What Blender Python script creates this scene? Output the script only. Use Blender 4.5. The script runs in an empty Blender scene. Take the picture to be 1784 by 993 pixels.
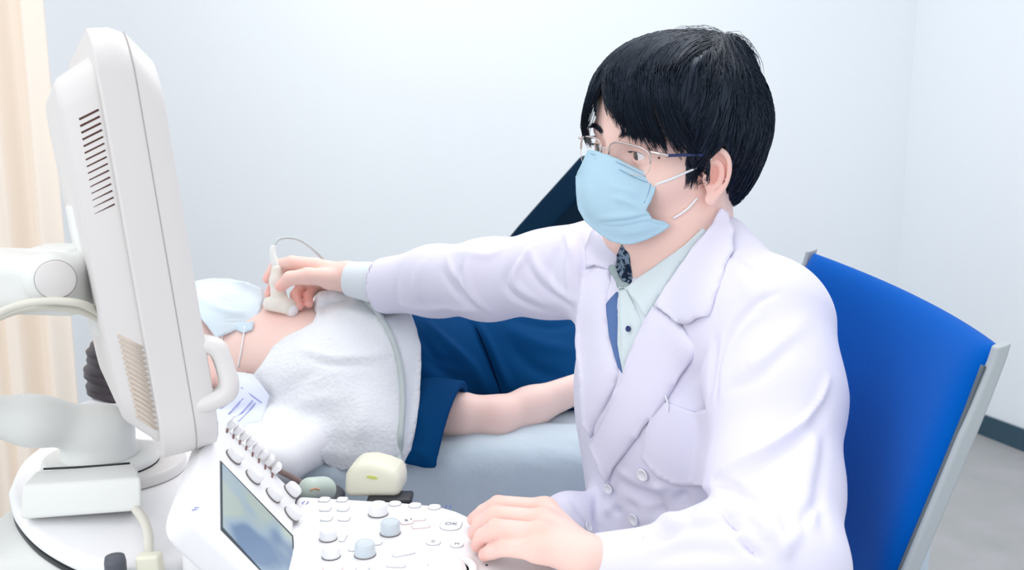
import bpy, bmesh, math, random
import numpy as np
from mathutils import Vector, Matrix, noise
from mathutils.bvhtree import BVHTree
from mathutils.geometry import delaunay_2d_cdt

random.seed(7)
rng = np.random.default_rng(7)
scn = bpy.context.scene
COL = scn.collection

# ---------------------------------------------------------------- camera
W_PX, H_PX, F_PX = 1784.0, 993.0, 1700.0
PITCH = math.radians(10.0)
CAM = np.array([0.0, 0.0, 1.28])
FW = np.array([0.0, math.cos(PITCH), -math.sin(PITCH)])
UP = np.array([0.0, math.sin(PITCH), math.cos(PITCH)])
RT = np.array([1.0, 0.0, 0.0])
cam_data = bpy.data.cameras.new('camera')
cam = bpy.data.objects.new('camera', cam_data)
COL.objects.link(cam)
cam.location = CAM
cam.rotation_euler = (math.radians(90) - PITCH, 0, 0)
cam_data.sensor_width = 36.0
cam_data.lens = F_PX / W_PX * 36.0
cam_data.clip_start = 0.05
cam_data.dof.use_dof = True
cam_data.dof.focus_distance = 1.08
cam_data.dof.aperture_fstop = 9.0
scn.camera = cam

# ---------------------------------------------------------------- light
world = bpy.data.worlds.new('world')
scn.world = world
world.use_nodes = True
world.node_tree.nodes['Background'].inputs[0].default_value = (0.93, 0.955, 1.0, 1)
world.node_tree.nodes['Background'].inputs[1].default_value = 1.05
def area(name, loc, target, size, power, color=(1, 1, 1)):
    d = bpy.data.lights.new(name, 'AREA')
    d.shape = 'RECTANGLE'; d.size, d.size_y = size; d.energy = power; d.color = color
    o = bpy.data.objects.new(name, d); COL.objects.link(o)
    o.location = loc
    o.rotation_euler = (Vector(target) - Vector(loc)).to_track_quat('-Z', 'Y').to_euler()
    return o
area('overhead_light', (0.5, 1.9, 2.75), (0.4, 1.4, 0), (1.6, 1.2), 19, (1.0, 0.985, 0.97))
area('overhead_light', (0.2, 3.0, 2.75), (0.3, 3.6, 1.0), (1.6, 0.5), 7, (1.0, 0.985, 0.97))  # added overhead fill to brighten the back wall
area('overhead_light', (-0.9, 0.9, 2.75), (-0.6, 1.2, 0), (1.4, 1.0), 6, (1.0, 0.985, 0.97))
area('front_fill', (-1.7, -1.3, 1.9), (0.1, 1.2, 0.9), (1.6, 1.4), 18, (0.97, 0.985, 1.0))  # added soft front fill for the doctor's face, not a real window
scn.view_settings.view_transform = 'Standard'
scn.view_settings.look = 'None'
scn.view_settings.gamma = 1.0
scn.view_settings.use_curve_mapping = False
scn.view_settings.exposure = 0.0
scn.cycles.max_bounces = 6
scn.cycles.diffuse_bounces = 3

# ---------------------------------------------------------------- helpers
def P(px, py, d):
    return CAM + d * (FW + (px - W_PX/2)/F_PX * RT - (py - H_PX/2)/F_PX * UP)
def ray(px, py):
    v = FW + (px - W_PX/2)/F_PX * RT - (py - H_PX/2)/F_PX * UP
    return v
def PZ(px, py, z):
    v = ray(px, py)
    return CAM + v * ((z - CAM[2]) / v[2])
def A(*v): return np.array(v, float)
def unit(v):
    v = np.asarray(v, float); return v / np.linalg.norm(v)

def lin(c):
    return tuple(((x/255)/12.92 if x/255 <= 0.04045 else ((x/255+0.055)/1.055)**2.4) for x in c)

def mat(name, rgb, rough=0.5, spec=0.4, metal=0.0, sss=0.0, sheen=0.0, bump=None, var=None, alpha=None, trans=0.0, coat=0.0, attr=None, emit=None):
    """rgb = sRGB 0-255.  bump=(scale,strength,detail)  var=(scale, rgb2, contrast)"""
    m = bpy.data.materials.new(name); m.use_nodes = True
    nt = m.node_tree; b = nt.nodes['Principled BSDF']
    c = lin(rgb)
    b.inputs['Base Color'].default_value = (*c, 1)
    b.inputs['Roughness'].default_value = rough
    b.inputs['Specular IOR Level'].default_value = spec
    b.inputs['Metallic'].default_value = metal
    if sss:
        b.inputs['Subsurface Weight'].default_value = sss
        b.inputs['Subsurface Radius'].default_value = (0.012, 0.005, 0.003)
        b.inputs['Subsurface Scale'].default_value = 0.6
    if sheen:
        b.inputs['Sheen Weight'].default_value = sheen
        b.inputs['Sheen Roughness'].default_value = 0.4
    if coat: b.inputs['Coat Weight'].default_value = coat
    if trans:
        b.inputs['Transmission Weight'].default_value = trans
        b.inputs['IOR'].default_value = 1.5
    if alpha is not None: b.inputs['Alpha'].default_value = alpha
    tc = nt.nodes.new('ShaderNodeTexCoord')
    last = None
    if attr:
        at = nt.nodes.new('ShaderNodeAttribute'); at.attribute_name = attr
        mx = nt.nodes.new('ShaderNodeMix'); mx.data_type = 'RGBA'; mx.blend_type = 'MULTIPLY'
        mx.inputs[0].default_value = 1.0
        mx.inputs[6].default_value = (*c, 1)
        nt.links.new(at.outputs['Color'], mx.inputs[7])
        last = mx.outputs[2]
    if var:
        nz = nt.nodes.new('ShaderNodeTexNoise'); nz.inputs['Scale'].default_value = var[0]; nz.inputs['Detail'].default_value = 4
        nt.links.new(tc.outputs['Object'], nz.inputs['Vector'])
        rp = nt.nodes.new('ShaderNodeValToRGB')
        w = var[2]
        rp.color_ramp.elements[0].position = 0.5 - w; rp.color_ramp.elements[1].position = 0.5 + w
        nt.links.new(nz.outputs['Fac'], rp.inputs['Fac'])
        mx2 = nt.nodes.new('ShaderNodeMix'); mx2.data_type = 'RGBA'
        nt.links.new(rp.outputs['Color'], mx2.inputs[0])
        if last: nt.links.new(last, mx2.inputs[6])
        else: mx2.inputs[6].default_value = (*c, 1)
        mx2.inputs[7].default_value = (*lin(var[1]), 1)
        last = mx2.outputs[2]
    if last: nt.links.new(last, b.inputs['Base Color'])
    if bump:
        nb = nt.nodes.new('ShaderNodeTexNoise'); nb.inputs['Scale'].default_value = bump[0]
        nb.inputs['Detail'].default_value = bump[2] if len(bump) > 2 else 3
        nt.links.new(tc.outputs['Object'], nb.inputs['Vector'])
        bp = nt.nodes.new('ShaderNodeBump'); bp.inputs['Strength'].default_value = bump[1]
        bp.inputs['Distance'].default_value = 0.002
        nt.links.new(nb.outputs['Fac'], bp.inputs['Height'])
        nt.links.new(bp.outputs['Normal'], b.inputs['Normal'])
    return m

def obj(name, me, m=None, parent=None, label=None, cat=None, group=None, kind=None, smooth=True):
    o = bpy.data.objects.new(name, me); COL.objects.link(o)
    if m is not None and me is not None:
        me.materials.clear(); me.materials.append(m)
    if me is not None and smooth and isinstance(me, bpy.types.Mesh):
        me.polygons.foreach_set('use_smooth', [True]*len(me.polygons))
    if parent is not None:
        o.parent = parent
        o.matrix_parent_inverse = Matrix.Translation(parent.location).inverted()
    if label: o['label'] = label
    if cat: o['category'] = cat
    if group: o['group'] = group
    if kind: o['kind'] = kind
    return o
def thing(name, label, cat, loc, group=None):
    o = bpy.data.objects.new(name, None); COL.objects.link(o)
    o.location = Vector(loc); o.empty_display_size = 0.05
    o['label'] = label; o['category'] = cat
    if group: o['group'] = group
    return o
def mesh(name, verts, faces):
    me = bpy.data.meshes.new(name)
    me.from_pydata([tuple(map(float, v)) for v in verts], [], [tuple(int(i) for i in f) for f in faces])
    me.validate(); me.update()
    return me
def bm_mesh(name, bm):
    bmesh.ops.recalc_face_normals(bm, faces=bm.faces[:])
    me = bpy.data.meshes.new(name); bm.to_mesh(me); bm.free(); return me
def auto(o, ang=35):
    """flat-vs-smooth by angle"""
    me = o.data
    bm = bmesh.new(); bm.from_mesh(me)
    for e in bm.edges:
        if len(e.link_faces) == 2 and e.calc_face_angle(0) > math.radians(ang): e.smooth = False
    for f in bm.faces: f.smooth = True
    bm.to_mesh(me); bm.free()
    return o
def bevel(o, w, seg=3, ang=30):
    md = o.modifiers.new('bevel', 'BEVEL'); md.width = w; md.segments = seg
    md.limit_method = 'ANGLE'; md.angle_limit = math.radians(ang); md.harden_normals = False
    return o
def prism(name, poly, ax, thick):
    """extrude a 3-D polygon (list of points) along vector ax*thick"""
    ax = np.asarray(ax, float)
    n = len(poly)
    v = [np.asarray(p, float) for p in poly] + [np.asarray(p, float) + ax*thick for p in poly]
    f = [list(range(n))[::-1], list(range(n, 2*n))] + [[i, (i+1) % n, (i+1) % n + n, i+n] for i in range(n)]
    me = mesh(name, v, f)
    bm = bmesh.new(); bm.from_mesh(me); bmesh.ops.recalc_face_normals(bm, faces=bm.faces[:]); bm.to_mesh(me); bm.free()
    return me
def rrect(w, h, r, n=6, cx=0, cy=0):
    pts = []
    for (sx, sy, a0) in ((1, 1, 0), (-1, 1, 90), (-1, -1, 180), (1, -1, 270)):
        for i in range(n+1):
            a = math.radians(a0 + 90*i/n)
            pts.append((cx + sx*(w/2-r) + r*math.cos(a), cy + sy*(h/2-r) + r*math.sin(a)))
    return pts
def box_mesh(name, c, ax, size):
    """oriented box, ax = 3 unit vectors"""
    c = np.asarray(c, float); v = []
    for sx in (-1, 1):
        for sy in (-1, 1):
            for sz in (-1, 1):
                v.append(c + ax[0]*sx*size[0]/2 + ax[1]*sy*size[1]/2 + ax[2]*sz*size[2]/2)
    f = [(0, 1, 3, 2), (4, 6, 7, 5), (0, 4, 5, 1), (2, 3, 7, 6), (0, 2, 6, 4), (1, 5, 7, 3)]
    me = mesh(name, v, f)
    bm = bmesh.new(); bm.from_mesh(me); bmesh.ops.recalc_face_normals(bm, faces=bm.faces[:]); bm.to_mesh(me); bm.free()
    return me
XYZ = (A(1, 0, 0), A(0, 1, 0), A(0, 0, 1))
def frame_of(d):
    d = unit(d); h = A(0, 0, 1) if abs(d[2]) < 0.9 else A(1, 0, 0)
    u = unit(np.cross(h, d)); return u, np.cross(d, u)
def catmull(pts, n=8):
    pts = [np.asarray(p, float) for p in pts]
    q = [2*pts[0]-pts[1]] + pts + [2*pts[-1]-pts[-2]]
    out = []
    for i in range(1, len(q)-2):
        for k in range(n):
            t = k/n
            out.append(0.5*((2*q[i]) + (-q[i-1]+q[i+1])*t + (2*q[i-1]-5*q[i]+4*q[i+1]-q[i+2])*t*t + (-q[i-1]+3*q[i]-3*q[i+1]+q[i+2])*t**3))
    out.append(pts[-1]); return out
def tube(name, pts, r, seg=12, n=8, smooth_path=True):
    """round tube; r scalar or list (one per control point)"""
    rs = [r]*len(pts) if np.isscalar(r) else list(r)
    if smooth_path:
        path = catmull(pts, n); t = np.linspace(0, len(pts)-1, len(path)); rr = np.interp(t, range(len(pts)), rs)
    else: path = [np.asarray(p, float) for p in pts]; rr = rs
    V = []; F = []; u = None
    for i, p in enumerate(path):
        d = unit(path[min(i+1, len(path)-1)] - path[max(i-1, 0)])
        if u is None: u, _ = frame_of(d)
        u = unit(u - d*np.dot(u, d)); w = np.cross(d, u)
        for k in range(seg):
            a = 2*math.pi*k/seg; V.append(p + rr[i]*(math.cos(a)*u + math.sin(a)*w))
    m_ = len(path)
    for i in range(m_-1):
        for k in range(seg):
            F.append((i*seg+k, i*seg+(k+1) % seg, (i+1)*seg+(k+1) % seg, (i+1)*seg+k))
    F.append(tuple(range(seg))[::-1]); F.append(tuple((m_-1)*seg+k for k in range(seg)))
    return mesh(name, V, F)
def lathe(name, prof, o, axis, seg=32):
    """prof=[(r,h)...] along axis from o"""
    u, w = frame_of(axis); axis = unit(axis); V = []; F = []
    for (r, h) in prof:
        for k in range(seg):
            a = 2*math.pi*k/seg; V.append(np.asarray(o)+axis*h + max(r, 1e-5)*(math.cos(a)*u + math.sin(a)*w))
    for i in range(len(prof)-1):
        for k in range(seg):
            F.append((i*seg+k, i*seg+(k+1) % seg, (i+1)*seg+(k+1) % seg, (i+1)*seg+k))
    F.append(tuple(range(seg))[::-1]); F.append(tuple((len(prof)-1)*seg+k for k in range(seg)))
    me = mesh(name, V, F)
    bm = bmesh.new(); bm.from_mesh(me); bmesh.ops.remove_doubles(bm, verts=bm.verts[:], dist=1e-5)
    bmesh.ops.recalc_face_normals(bm, faces=bm.faces[:]); bm.to_mesh(me); bm.free()
    return me
def join_meshes(name, mes):
    bm = bmesh.new()
    for m_ in mes: bm.from_mesh(m_)
    me = bpy.data.meshes.new(name); bm.to_mesh(me); bm.free(); return me

# ---------------------------------------------------------------- signed-distance modelling
def _r3(r): return np.asarray(r, float) if not np.isscalar(r) else A(r, r, r)
def ell(c, r, R=None):
    c = np.asarray(c, float); r = _r3(r); R = np.eye(3) if R is None else np.array(R)  # rows = axes
    def f(p):
        q = (p - c) @ R.T
        k0 = np.sqrt(((q/r)**2).sum(1)); k1 = np.sqrt(((q/(r*r))**2).sum(1)) + 1e-9
        return k0*(k0-1.0)/k1
    m = r.max(); return (f, c-m, c+m)
def rc(a, b, r1, r2, flat=None, fs=1.0):
    """tapered capsule; flat=unit normal along which the section is squashed by fs"""
    a = np.asarray(a, float); b = np.asarray(b, float); ab = b-a; L = max((ab*ab).sum(), 1e-9)
    fl = None if flat is None else unit(flat)
    def f(p):
        pa = p-a; t = np.clip(pa @ ab / L, 0, 1)
        q = pa - t[:, None]*ab
        if fl is not None:
            s = q @ fl; q = q + ((1.0/fs-1.0)*s)[:, None]*fl
        d = np.sqrt((q*q).sum(1)) - (r1 + (r2-r1)*t)
        return d*(1.0 if fl is None else min(1.0, fs + 0.25*(1-fs)))
    m = max(r1, r2); return (f, np.minimum(a, b)-m, np.maximum(a, b)+m)
def rbox(c, half, R, rad):
    c = np.asarray(c, float); half = np.asarray(half, float); R = np.array(R)
    def f(p):
        q = np.abs((p-c) @ R.T) - (half-rad)
        return np.sqrt((np.maximum(q, 0)**2).sum(1)) + np.minimum(q.max(1), 0) - rad
    m = np.linalg.norm(half); return (f, c-m, c+m)
def plane(o, n):
    o = np.asarray(o, float); n = unit(n)
    return (lambda p: (p-o) @ n, None, None)
class SDF:
    def __init__(s): s.ops = []
    def u(s, pr, k=0.01): s.ops.append(('u', pr, k)); return s
    def s(s, pr, k=0.004): s.ops.append(('s', pr, k)); return s
    def i(s, pr, k=0.004): s.ops.append(('i', pr, k)); return s
    def chain(s, pts, k=0.008, **kw):
        for (p, r), (q, r2) in zip(pts[:-1], pts[1:]): s.u(rc(p, q, r, r2, **kw), k)
        return s
    @staticmethod
    def _comb(op, v, d, k):
        if op == 'u':
            h = np.maximum(k-np.abs(v-d), 0)/k; return np.minimum(v, d) - h*h*k*0.25
        if op == 's': d = -d
        h = np.maximum(k-np.abs(v-d), 0)/k; return np.maximum(v, d) + h*h*k*0.25
    def ev(s, p):
        v = np.full(len(p), 10.0)
        for op, pr, k in s.ops: v = s._comb(op, v, pr[0](p), k)
        return v
    def build(s, name, h, slack=1.5):
        lo = np.min([pr[1] for op, pr, k in s.ops if op == 'u'], axis=0) - 3*h
        hi = np.max([pr[2] for op, pr, k in s.ops if op == 'u'], axis=0) + 3*h
        B = 8; L = B*h
        nb = np.ceil((hi-lo)/L).astype(int)
        g = np.stack(np.meshgrid(*[np.arange(n) for n in nb], indexing='ij'), -1).reshape(-1, 3)
        cen = lo + (g+0.5)*L
        rad = L*math.sqrt(3)/2
        pv = []; v = np.full(len(cen), 10.0)
        for op, pr, k in s.ops:
            d = pr[0](cen); pv.append(d); v = s._comb(op, v, d, k)
        act = np.abs(v) < rad*slack
        g = g[act]; cen = cen[act]; v = v[act]; N = len(g)
        c1 = np.arange(B+1)*h
        loc = np.stack(np.meshgrid(c1, c1, c1, indexing='ij'), -1).reshape(-1, 3)
        vals = np.full((N, (B+1)**3), 10.0, np.float32)
        base = lo + g*L
        for (op, pr, k), d in zip(s.ops, pv):
            d = d[act]
            if op == 'u': sel = np.nonzero(d < rad*2.6*slack + k)[0]
            elif op == 's': sel = np.nonzero(d < rad*2.6 + k)[0]
            else: sel = np.arange(N)
            for c in range(0, len(sel), 1500):
                ss = sel[c:c+1500]
                p = (base[ss][:, None, :] + loc[None]).reshape(-1, 3)
                dv = pr[0](p).reshape(len(ss), -1)
                vals[ss] = s._comb(op, vals[ss], dv, k)
        G = vals.reshape(N, B+1, B+1, B+1)
        ins = G < 0
        # cells
        cnt = np.zeros((N, B, B, B), np.int8)
        for a in (0, 1):
            for b in (0, 1):
                for c in (0, 1): cnt += ins[:, a:a+B, b:b+B, c:c+B]
        mix = (cnt > 0) & (cnt < 8)
        n_, i_, j_, k_ = np.nonzero(mix)
        acc = np.zeros((len(n_), 3)); w = np.zeros(len(n_))
        cor = [(a, b, c) for a in (0, 1) for b in (0, 1) for c in (0, 1)]
        for x, ca in enumerate(cor):
            for y, cb in enumerate(cor):
                if y <= x or sum(abs(ca[q]-cb[q]) for q in range(3)) != 1: continue
                va = G[n_, i_+ca[0], j_+ca[1], k_+ca[2]]; vb = G[n_, i_+cb[0], j_+cb[1], k_+cb[2]]
                cr = (va < 0) != (vb < 0)
                t = np.where(cr, va/np.where(cr, va-vb, 1), 0)
                pt = np.array(ca)[None]+t[:, None]*(np.array(cb)-np.array(ca))[None]
                acc += pt*cr[:, None]; w += cr
        cell = g[n_]*B + np.stack([i_, j_, k_], 1)
        V = lo + (cell + acc/w[:, None])*h
        M = nb*B + 2
        key = lambda q: ((q[:, 0]+1)*(M[1]) + (q[:, 1]+1))*M[2] + (q[:, 2]+1)
        kk = key(cell.astype(np.int64)); order = np.argsort(kk); ks = kk[order]
        def look(q):
            z = key(q); p_ = np.clip(np.searchsorted(ks, z), 0, len(ks)-1)
            return np.where(ks[p_] == z, order[p_], -1)
        F = []
        for a in range(3):
            b, c = (a+1) % 3, (a+2) % 3
            sl0 = [slice(0, B)]*3; sl1 = [slice(0, B)]*3; sl1[a] = slice(1, B+1)
            s0 = ins[:, sl0[0], sl0[1], sl0[2]]; s1 = ins[:, sl1[0], sl1[1], sl1[2]]
            n2, x2, y2, z2 = np.nonzero(s0 != s1)
            q = g[n2]*B + np.stack([x2, y2, z2], 1)
            eb = np.zeros(3, int); eb[b] = 1; ec = np.zeros(3, int); ec[c] = 1
            q = q.astype(np.int64)
            f = np.stack([look(q), look(q-eb), look(q-eb-ec), look(q-ec)], 1)
            flip = ~s0[n2, x2, y2, z2]
            f[flip] = f[flip][:, ::-1]
            F.append(f[(f >= 0).all(1)])
        F = np.concatenate(F)
        me = bpy.data.meshes.new(name)
        me.vertices.add(len(V)); me.vertices.foreach_set('co', V.astype(np.float32).ravel())
        me.loops.add(len(F)*4); me.loops.foreach_set('vertex_index', F.astype(np.int32).ravel())
        me.polygons.add(len(F)); me.polygons.foreach_set('loop_start', np.arange(0, len(F)*4, 4, dtype=np.int32))
        me.update(calc_edges=True); me.validate()
        return me
def coords(me):
    a = np.empty(len(me.vertices)*3, np.float32); me.vertices.foreach_get('co', a); return a.reshape(-1, 3).astype(float)
def normals(me):
    a = np.empty(len(me.vertices)*3, np.float32); me.vertices.foreach_get('normal', a); return a.reshape(-1, 3).astype(float)
def set_coords(me, c):
    me.vertices.foreach_set('co', c.astype(np.float32).ravel()); me.update()
def relax(me, it=2, lam=0.5):
    n = len(me.vertices); e = np.empty(len(me.edges)*2, np.int32); me.edges.foreach_get('vertices', e); e = e.reshape(-1, 2)
    c = coords(me); deg = np.bincount(e.ravel(), minlength=n).astype(float)[:, None]; deg[deg == 0] = 1
    for _ in range(it):
        s_ = np.zeros_like(c)
        for q in range(3):
            s_[:, q] = np.bincount(e[:, 0], c[e[:, 1], q], n) + np.bincount(e[:, 1], c[e[:, 0], q], n)
        c = c + lam*(s_/deg - c)
    set_coords(me, c); return me
def bvh_of(me): 
    return BVHTree.FromPolygons([tuple(v) for v in coords(me)], [tuple(p.vertices) for p in me.polygons])
def hit(bvh, px, py, default_d=None):
    v = unit(ray(px, py)); r = bvh.ray_cast(Vector(CAM), Vector(v))
    if r[0] is None:
        if default_d is None: return None
        return P(px, py, default_d), -v
    return np.array(r[0]), np.array(r[1])
def seg_dist(p, line):
    best = np.full(len(p), 9.0); tt = np.zeros(len(p)); n = len(line)-1
    for i in range(n):
        a, b = line[i], line[i+1]; ab = b-a; L = max((ab*ab).sum(), 1e-12)
        t = np.clip((p-a) @ ab/L, 0, 1); d = np.linalg.norm(p-a-t[:, None]*ab, axis=1)
        m_ = d < best; best[m_] = d[m_]; tt[m_] = (i+t[m_])/n
    return best, tt
def crease(me, bvh, lines):
    """lines = [(pixel polyline on the surface, width, height)], +height ridge, -height groove"""
    c = coords(me); nn = normals(me); off = np.zeros(len(c))
    for (pl, wd, ht) in lines:
        pts = [hit(bvh, *q) for q in pl]; pts = [q[0] for q in pts if q is not None]
        if len(pts) < 2: continue
        pts = catmull(pts, 5); lo = np.min(pts, 0)-3*wd; hi = np.max(pts, 0)+3*wd
        m_ = np.nonzero(((c > lo) & (c < hi)).all(1))[0]
        if not len(m_): continue
        d, t = seg_dist(c[m_], pts)
        off[m_] += ht*np.exp(-(d/wd)**2)*np.sin(np.pi*np.clip(t, 0.02, 0.98))**0.5
    set_coords(me, c + nn*off[:, None])
def inside(poly, x, y):
    c = False; n = len(poly); j = n-1
    for i in range(n):
        xi, yi = poly[i]; xj, yj = poly[j]
        if (yi > y) != (yj > y) and x < (xj-xi)*(y-yi)/(yj-yi)+xi: c = not c
        j = i
    return c
def patch(name, poly, bvh, off=0.003, thick=0.002, step=7.0, dd=None, fn=None, sm=6, smooth_edge=False):
    """cloth panel lying on a surface: outline in picture pixels dropped onto the surface under it,
       lifted off by `off` and given a thickness."""
    if smooth_edge:
        q = [A(x, y, 0) for x, y in poly]; q = catmull(q+[q[0]], 5)[:-1]; poly = [(a[0], a[1]) for a in q]
    bd = []
    n = len(poly)
    for i in range(n):
        a = np.array(poly[i], float); b = np.array(poly[(i+1) % n], float)
        m_ = max(1, int(np.linalg.norm(b-a)/step))
        for k in range(m_): bd.append(a+(b-a)*k/m_)
    xs = [p[0] for p in bd]; ys = [p[1] for p in bd]
    pts = [Vector((p[0], p[1])) for p in bd]; nb_ = len(pts)
    bda = np.array(bd)
    y = min(ys); row = 0
    while y < max(ys):
        x = min(xs) + (step/2 if row % 2 else 0)
        while x < max(xs):
            if inside(poly, x, y) and np.min(np.hypot(bda[:, 0]-x, bda[:, 1]-y)) > step*0.6: pts.append(Vector((x, y)))
            x += step
        y += step*0.87; row += 1
    r = delaunay_2d_cdt(pts, [(i, (i+1) % nb_) for i in range(nb_)], [list(range(nb_))], 1, 1e-4)
    V2, F2 = r[0], r[2]
    dep = np.full(len(V2), np.nan)
    for i, v in enumerate(V2):
        h = hit(bvh, v[0], v[1])
        if h is not None: dep[i] = (h[0]-CAM) @ FW
    nbr = [set() for _ in V2]
    for f in F2:
        for a in f:
            for b in f:
                if a != b: nbr[a].add(b)
    # fill missing
    if dd is not None and np.isnan(dep).all(): dep[:] = dd
    for _ in range(60):
        miss = np.nonzero(np.isnan(dep))[0]
        if not len(miss): break
        new = dep.copy()
        for i in miss:
            q = [dep[j] for j in nbr[i] if not np.isnan(dep[j])]
            if q: new[i] = np.mean(q)
        dep = new
    for _ in range(sm):
        nd = dep.copy()
        for i in range(len(dep)):
            if nbr[i]: nd[i] = 0.5*dep[i]+0.5*np.mean([dep[j] for j in nbr[i]])
        dep = np.minimum(nd, dep) if False else nd
    V = np.array([P(v[0], v[1], dep[i]) for i, v in enumerate(V2)])
    if fn is not None:
        ad = np.array([fn(v[0], v[1]) for v in V2])
    else: ad = np.zeros(len(V2))
    me = mesh(name, V, F2)
    nn = normals(me)
    view = CAM - V; sgn = np.sign((nn*view).sum(1)); nn = nn*sgn[:, None]
    # lift towards the viewer side of the surface
    top = V + nn*(off+ad)[:, None]
    bot = top - nn*thick
    N = len(V); F = []
    ef = {}
    for f in F2:
        a, b, c = [V[i] for i in f[:3]]
        g = list(f)
        if np.dot(np.cross(b-a, c-a), CAM-a) < 0: g = g[::-1]
        F.append(g); F.append([i+N for i in g[::-1]])
        for i in range(len(g)): ef[(g[i], g[(i+1) % len(g)])] = ef.get((g[i], g[(i+1) % len(g)]), 0)+1
    for (a, b) in ef:
        if (b, a) not in ef: F.append([b, a, a+N, b+N])
    return mesh(name, np.concatenate([top, bot]), F)
def surf_tube(name, pl, bvh, r, off=0.0, seg=8, n=6, dd=None):
    pts = []
    for q in pl:
        h = hit(bvh, q[0], q[1], dd)
        if h is None: continue
        pts.append(h[0]+h[1]*off)
    return tube(name, pts, r, seg, n)
def button_on(name, px, py, bvh, r, m, parent, holes=True, th=0.0022, lift=0.002):
    h = hit(bvh, px, py)
    if h is None: return None
    o, n = h; n = n if np.dot(n, CAM-o) > 0 else -n
    me = lathe(name, [(0, 0), (r*0.9, 0), (r, th*0.4), (r, th*0.8), (r*0.93, th), (r*0.72, th*0.85), (r*0.68, th*0.6), (0, th*0.6)], o+n*lift, n, 24)
    mes = [me]
    b = obj(name, me, m, parent)
    return b
def txt(name, s, o, right, up, size, m, parent, ext=0.0002):
    c = bpy.data.curves.new(name, 'FONT'); c.body = s; c.size = size; c.extrude = ext; c.align_x = 'CENTER'; c.align_y = 'CENTER'
    ob = bpy.data.objects.new(name+'_src', c); COL.objects.link(ob)
    dg = bpy.context.evaluated_depsgraph_get(); me = bpy.data.meshes.new_from_object(ob.evaluated_get(dg))
    bpy.data.objects.remove(ob)
    right = unit(right); nrm = unit(np.cross(right, up)); up2 = np.cross(nrm, right)
    M = Matrix(((right[0], up2[0], nrm[0], o[0]), (right[1], up2[1], nrm[1], o[1]), (right[2], up2[2], nrm[2], o[2]), (0, 0, 0, 1)))
    me.transform(M)
    return obj(name, me, m, parent, smooth=False)
def tint(me, fn):
    c = coords(me); col = fn(c); a = me.attributes.new('tint', 'FLOAT_COLOR', 'POINT')
    a.data.foreach_set('color', np.concatenate([col, np.ones((len(c), 1))], 1).astype(np.float32).ravel())
def blob(c, o, r): return np.exp(-(((c-o)**2).sum(1))/(r*r))
def strands(name, paths, r0, r1, seg=3, m=None, parent=None):
    """paths: (n, k, 3) array"""
    paths = np.asarray(paths); n, k, _ = paths.shape
    d = np.gradient(paths, axis=1); d /= np.linalg.norm(d, axis=2, keepdims=True)+1e-9
    ref = A(0.3, 0.5, 0.81); u = np.cross(d, ref); u /= np.linalg.norm(u, axis=2, keepdims=True)+1e-9; w = np.cross(d, u)
    t = np.linspace(0, 1, k); rad = (r0*(1-t)+r1*t)*np.where(t < 0.12, 0.4+5*t, 1); rad = np.minimum(rad, r0)
    V = []
    for q in range(seg):
        a = 2*math.pi*q/seg; V.append(paths + (math.cos(a)*u+math.sin(a)*w)*rad[None, :, None])
    V = np.stack(V, 2).reshape(-1, 3)
    base = (np.arange(n)*k*seg)[:, None, None] + (np.arange(k-1)*seg)[None, :, None]
    F = []
    for q in range(seg):
        a = base+q; b = base+(q+1) % seg
        F.append(np.stack([a, b, b+seg, a+seg], -1).reshape(-1, 4))
    F = np.concatenate(F)
    me = bpy.data.meshes.new(name)
    me.vertices.add(len(V)); me.vertices.foreach_set('co', V.astype(np.float32).ravel())
    me.loops.add(len(F)*4); me.loops.foreach_set('vertex_index', F.astype(np.int32).ravel())
    me.polygons.add(len(F)); me.polygons.foreach_set('loop_start', np.arange(0, len(F)*4, 4, dtype=np.int32))
    me.update(calc_edges=True); me.validate()
    return obj(name, me, m, parent)
# ================================================================ the room
M_wall = mat('wall_paint', (243, 248, 252), 0.85, 0.1, bump=(90, 0.05), var=(1.2, (240, 246, 251), 0.3))
M_floor = mat('floor_vinyl', (176, 174, 176), 0.6, 0.3, var=(7, (160, 164, 164), 0.25), bump=(200, 0.05))
nt = M_floor.node_tree
M_base = mat('baseboard_vinyl', (58, 84, 100), 0.5, 0.3)
cornr = A(1.72, 4.29, 0)
dr = unit(A(1.97-1.72, 3.59-4.29, 0))      # right wall, towards the camera
dl = A(dr[1], -dr[0], 0)                   # back wall, towards the left
if dl[0] > 0: dl = -dl
def wall(name, a, b, h=2.9, t=0.1, out=None):
    ax = unit(b-a); o = A(ax[1], -ax[0], 0); 
    if np.dot(o, (a+b)/2 - A(0, 1.5, 0)) < 0: o = -o
    return obj(name, prism(name, [a, b, b+A(0, 0, h), a+A(0, 0, h)], o, t), M_wall, kind='structure', smooth=False)
wl_end = cornr + dl*4.6
wall('wall_back', cornr, wl_end)
wall('wall_right', cornr, cornr+dr*5.2)
fl = [cornr, cornr+dr*6.0, cornr+dr*6.0+dl*6.5, cornr+dl*6.5]
obj('floor', prism('floor', [p - A(0, 0, 0.05) for p in fl], A(0, 0, 1), 0.05), M_floor, kind='structure', smooth=False)
def baseboard(name, a, b):
    ax = unit(b-a); o = A(ax[1], -ax[0], 0)
    if np.dot(o, (a+b)/2 - A(0, 1.5, 0)) > 0: o = -o
    q = obj(name, prism(name, [a, b, b+A(0, 0, 0.085), a+A(0, 0, 0.085)], o, 0.012), M_base, kind='structure', smooth=False)
    return q
baseboard('baseboard_right', cornr+dr*0.012, cornr+dr*5.2)
baseboard('baseboard_back', cornr, wl_end)
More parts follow.
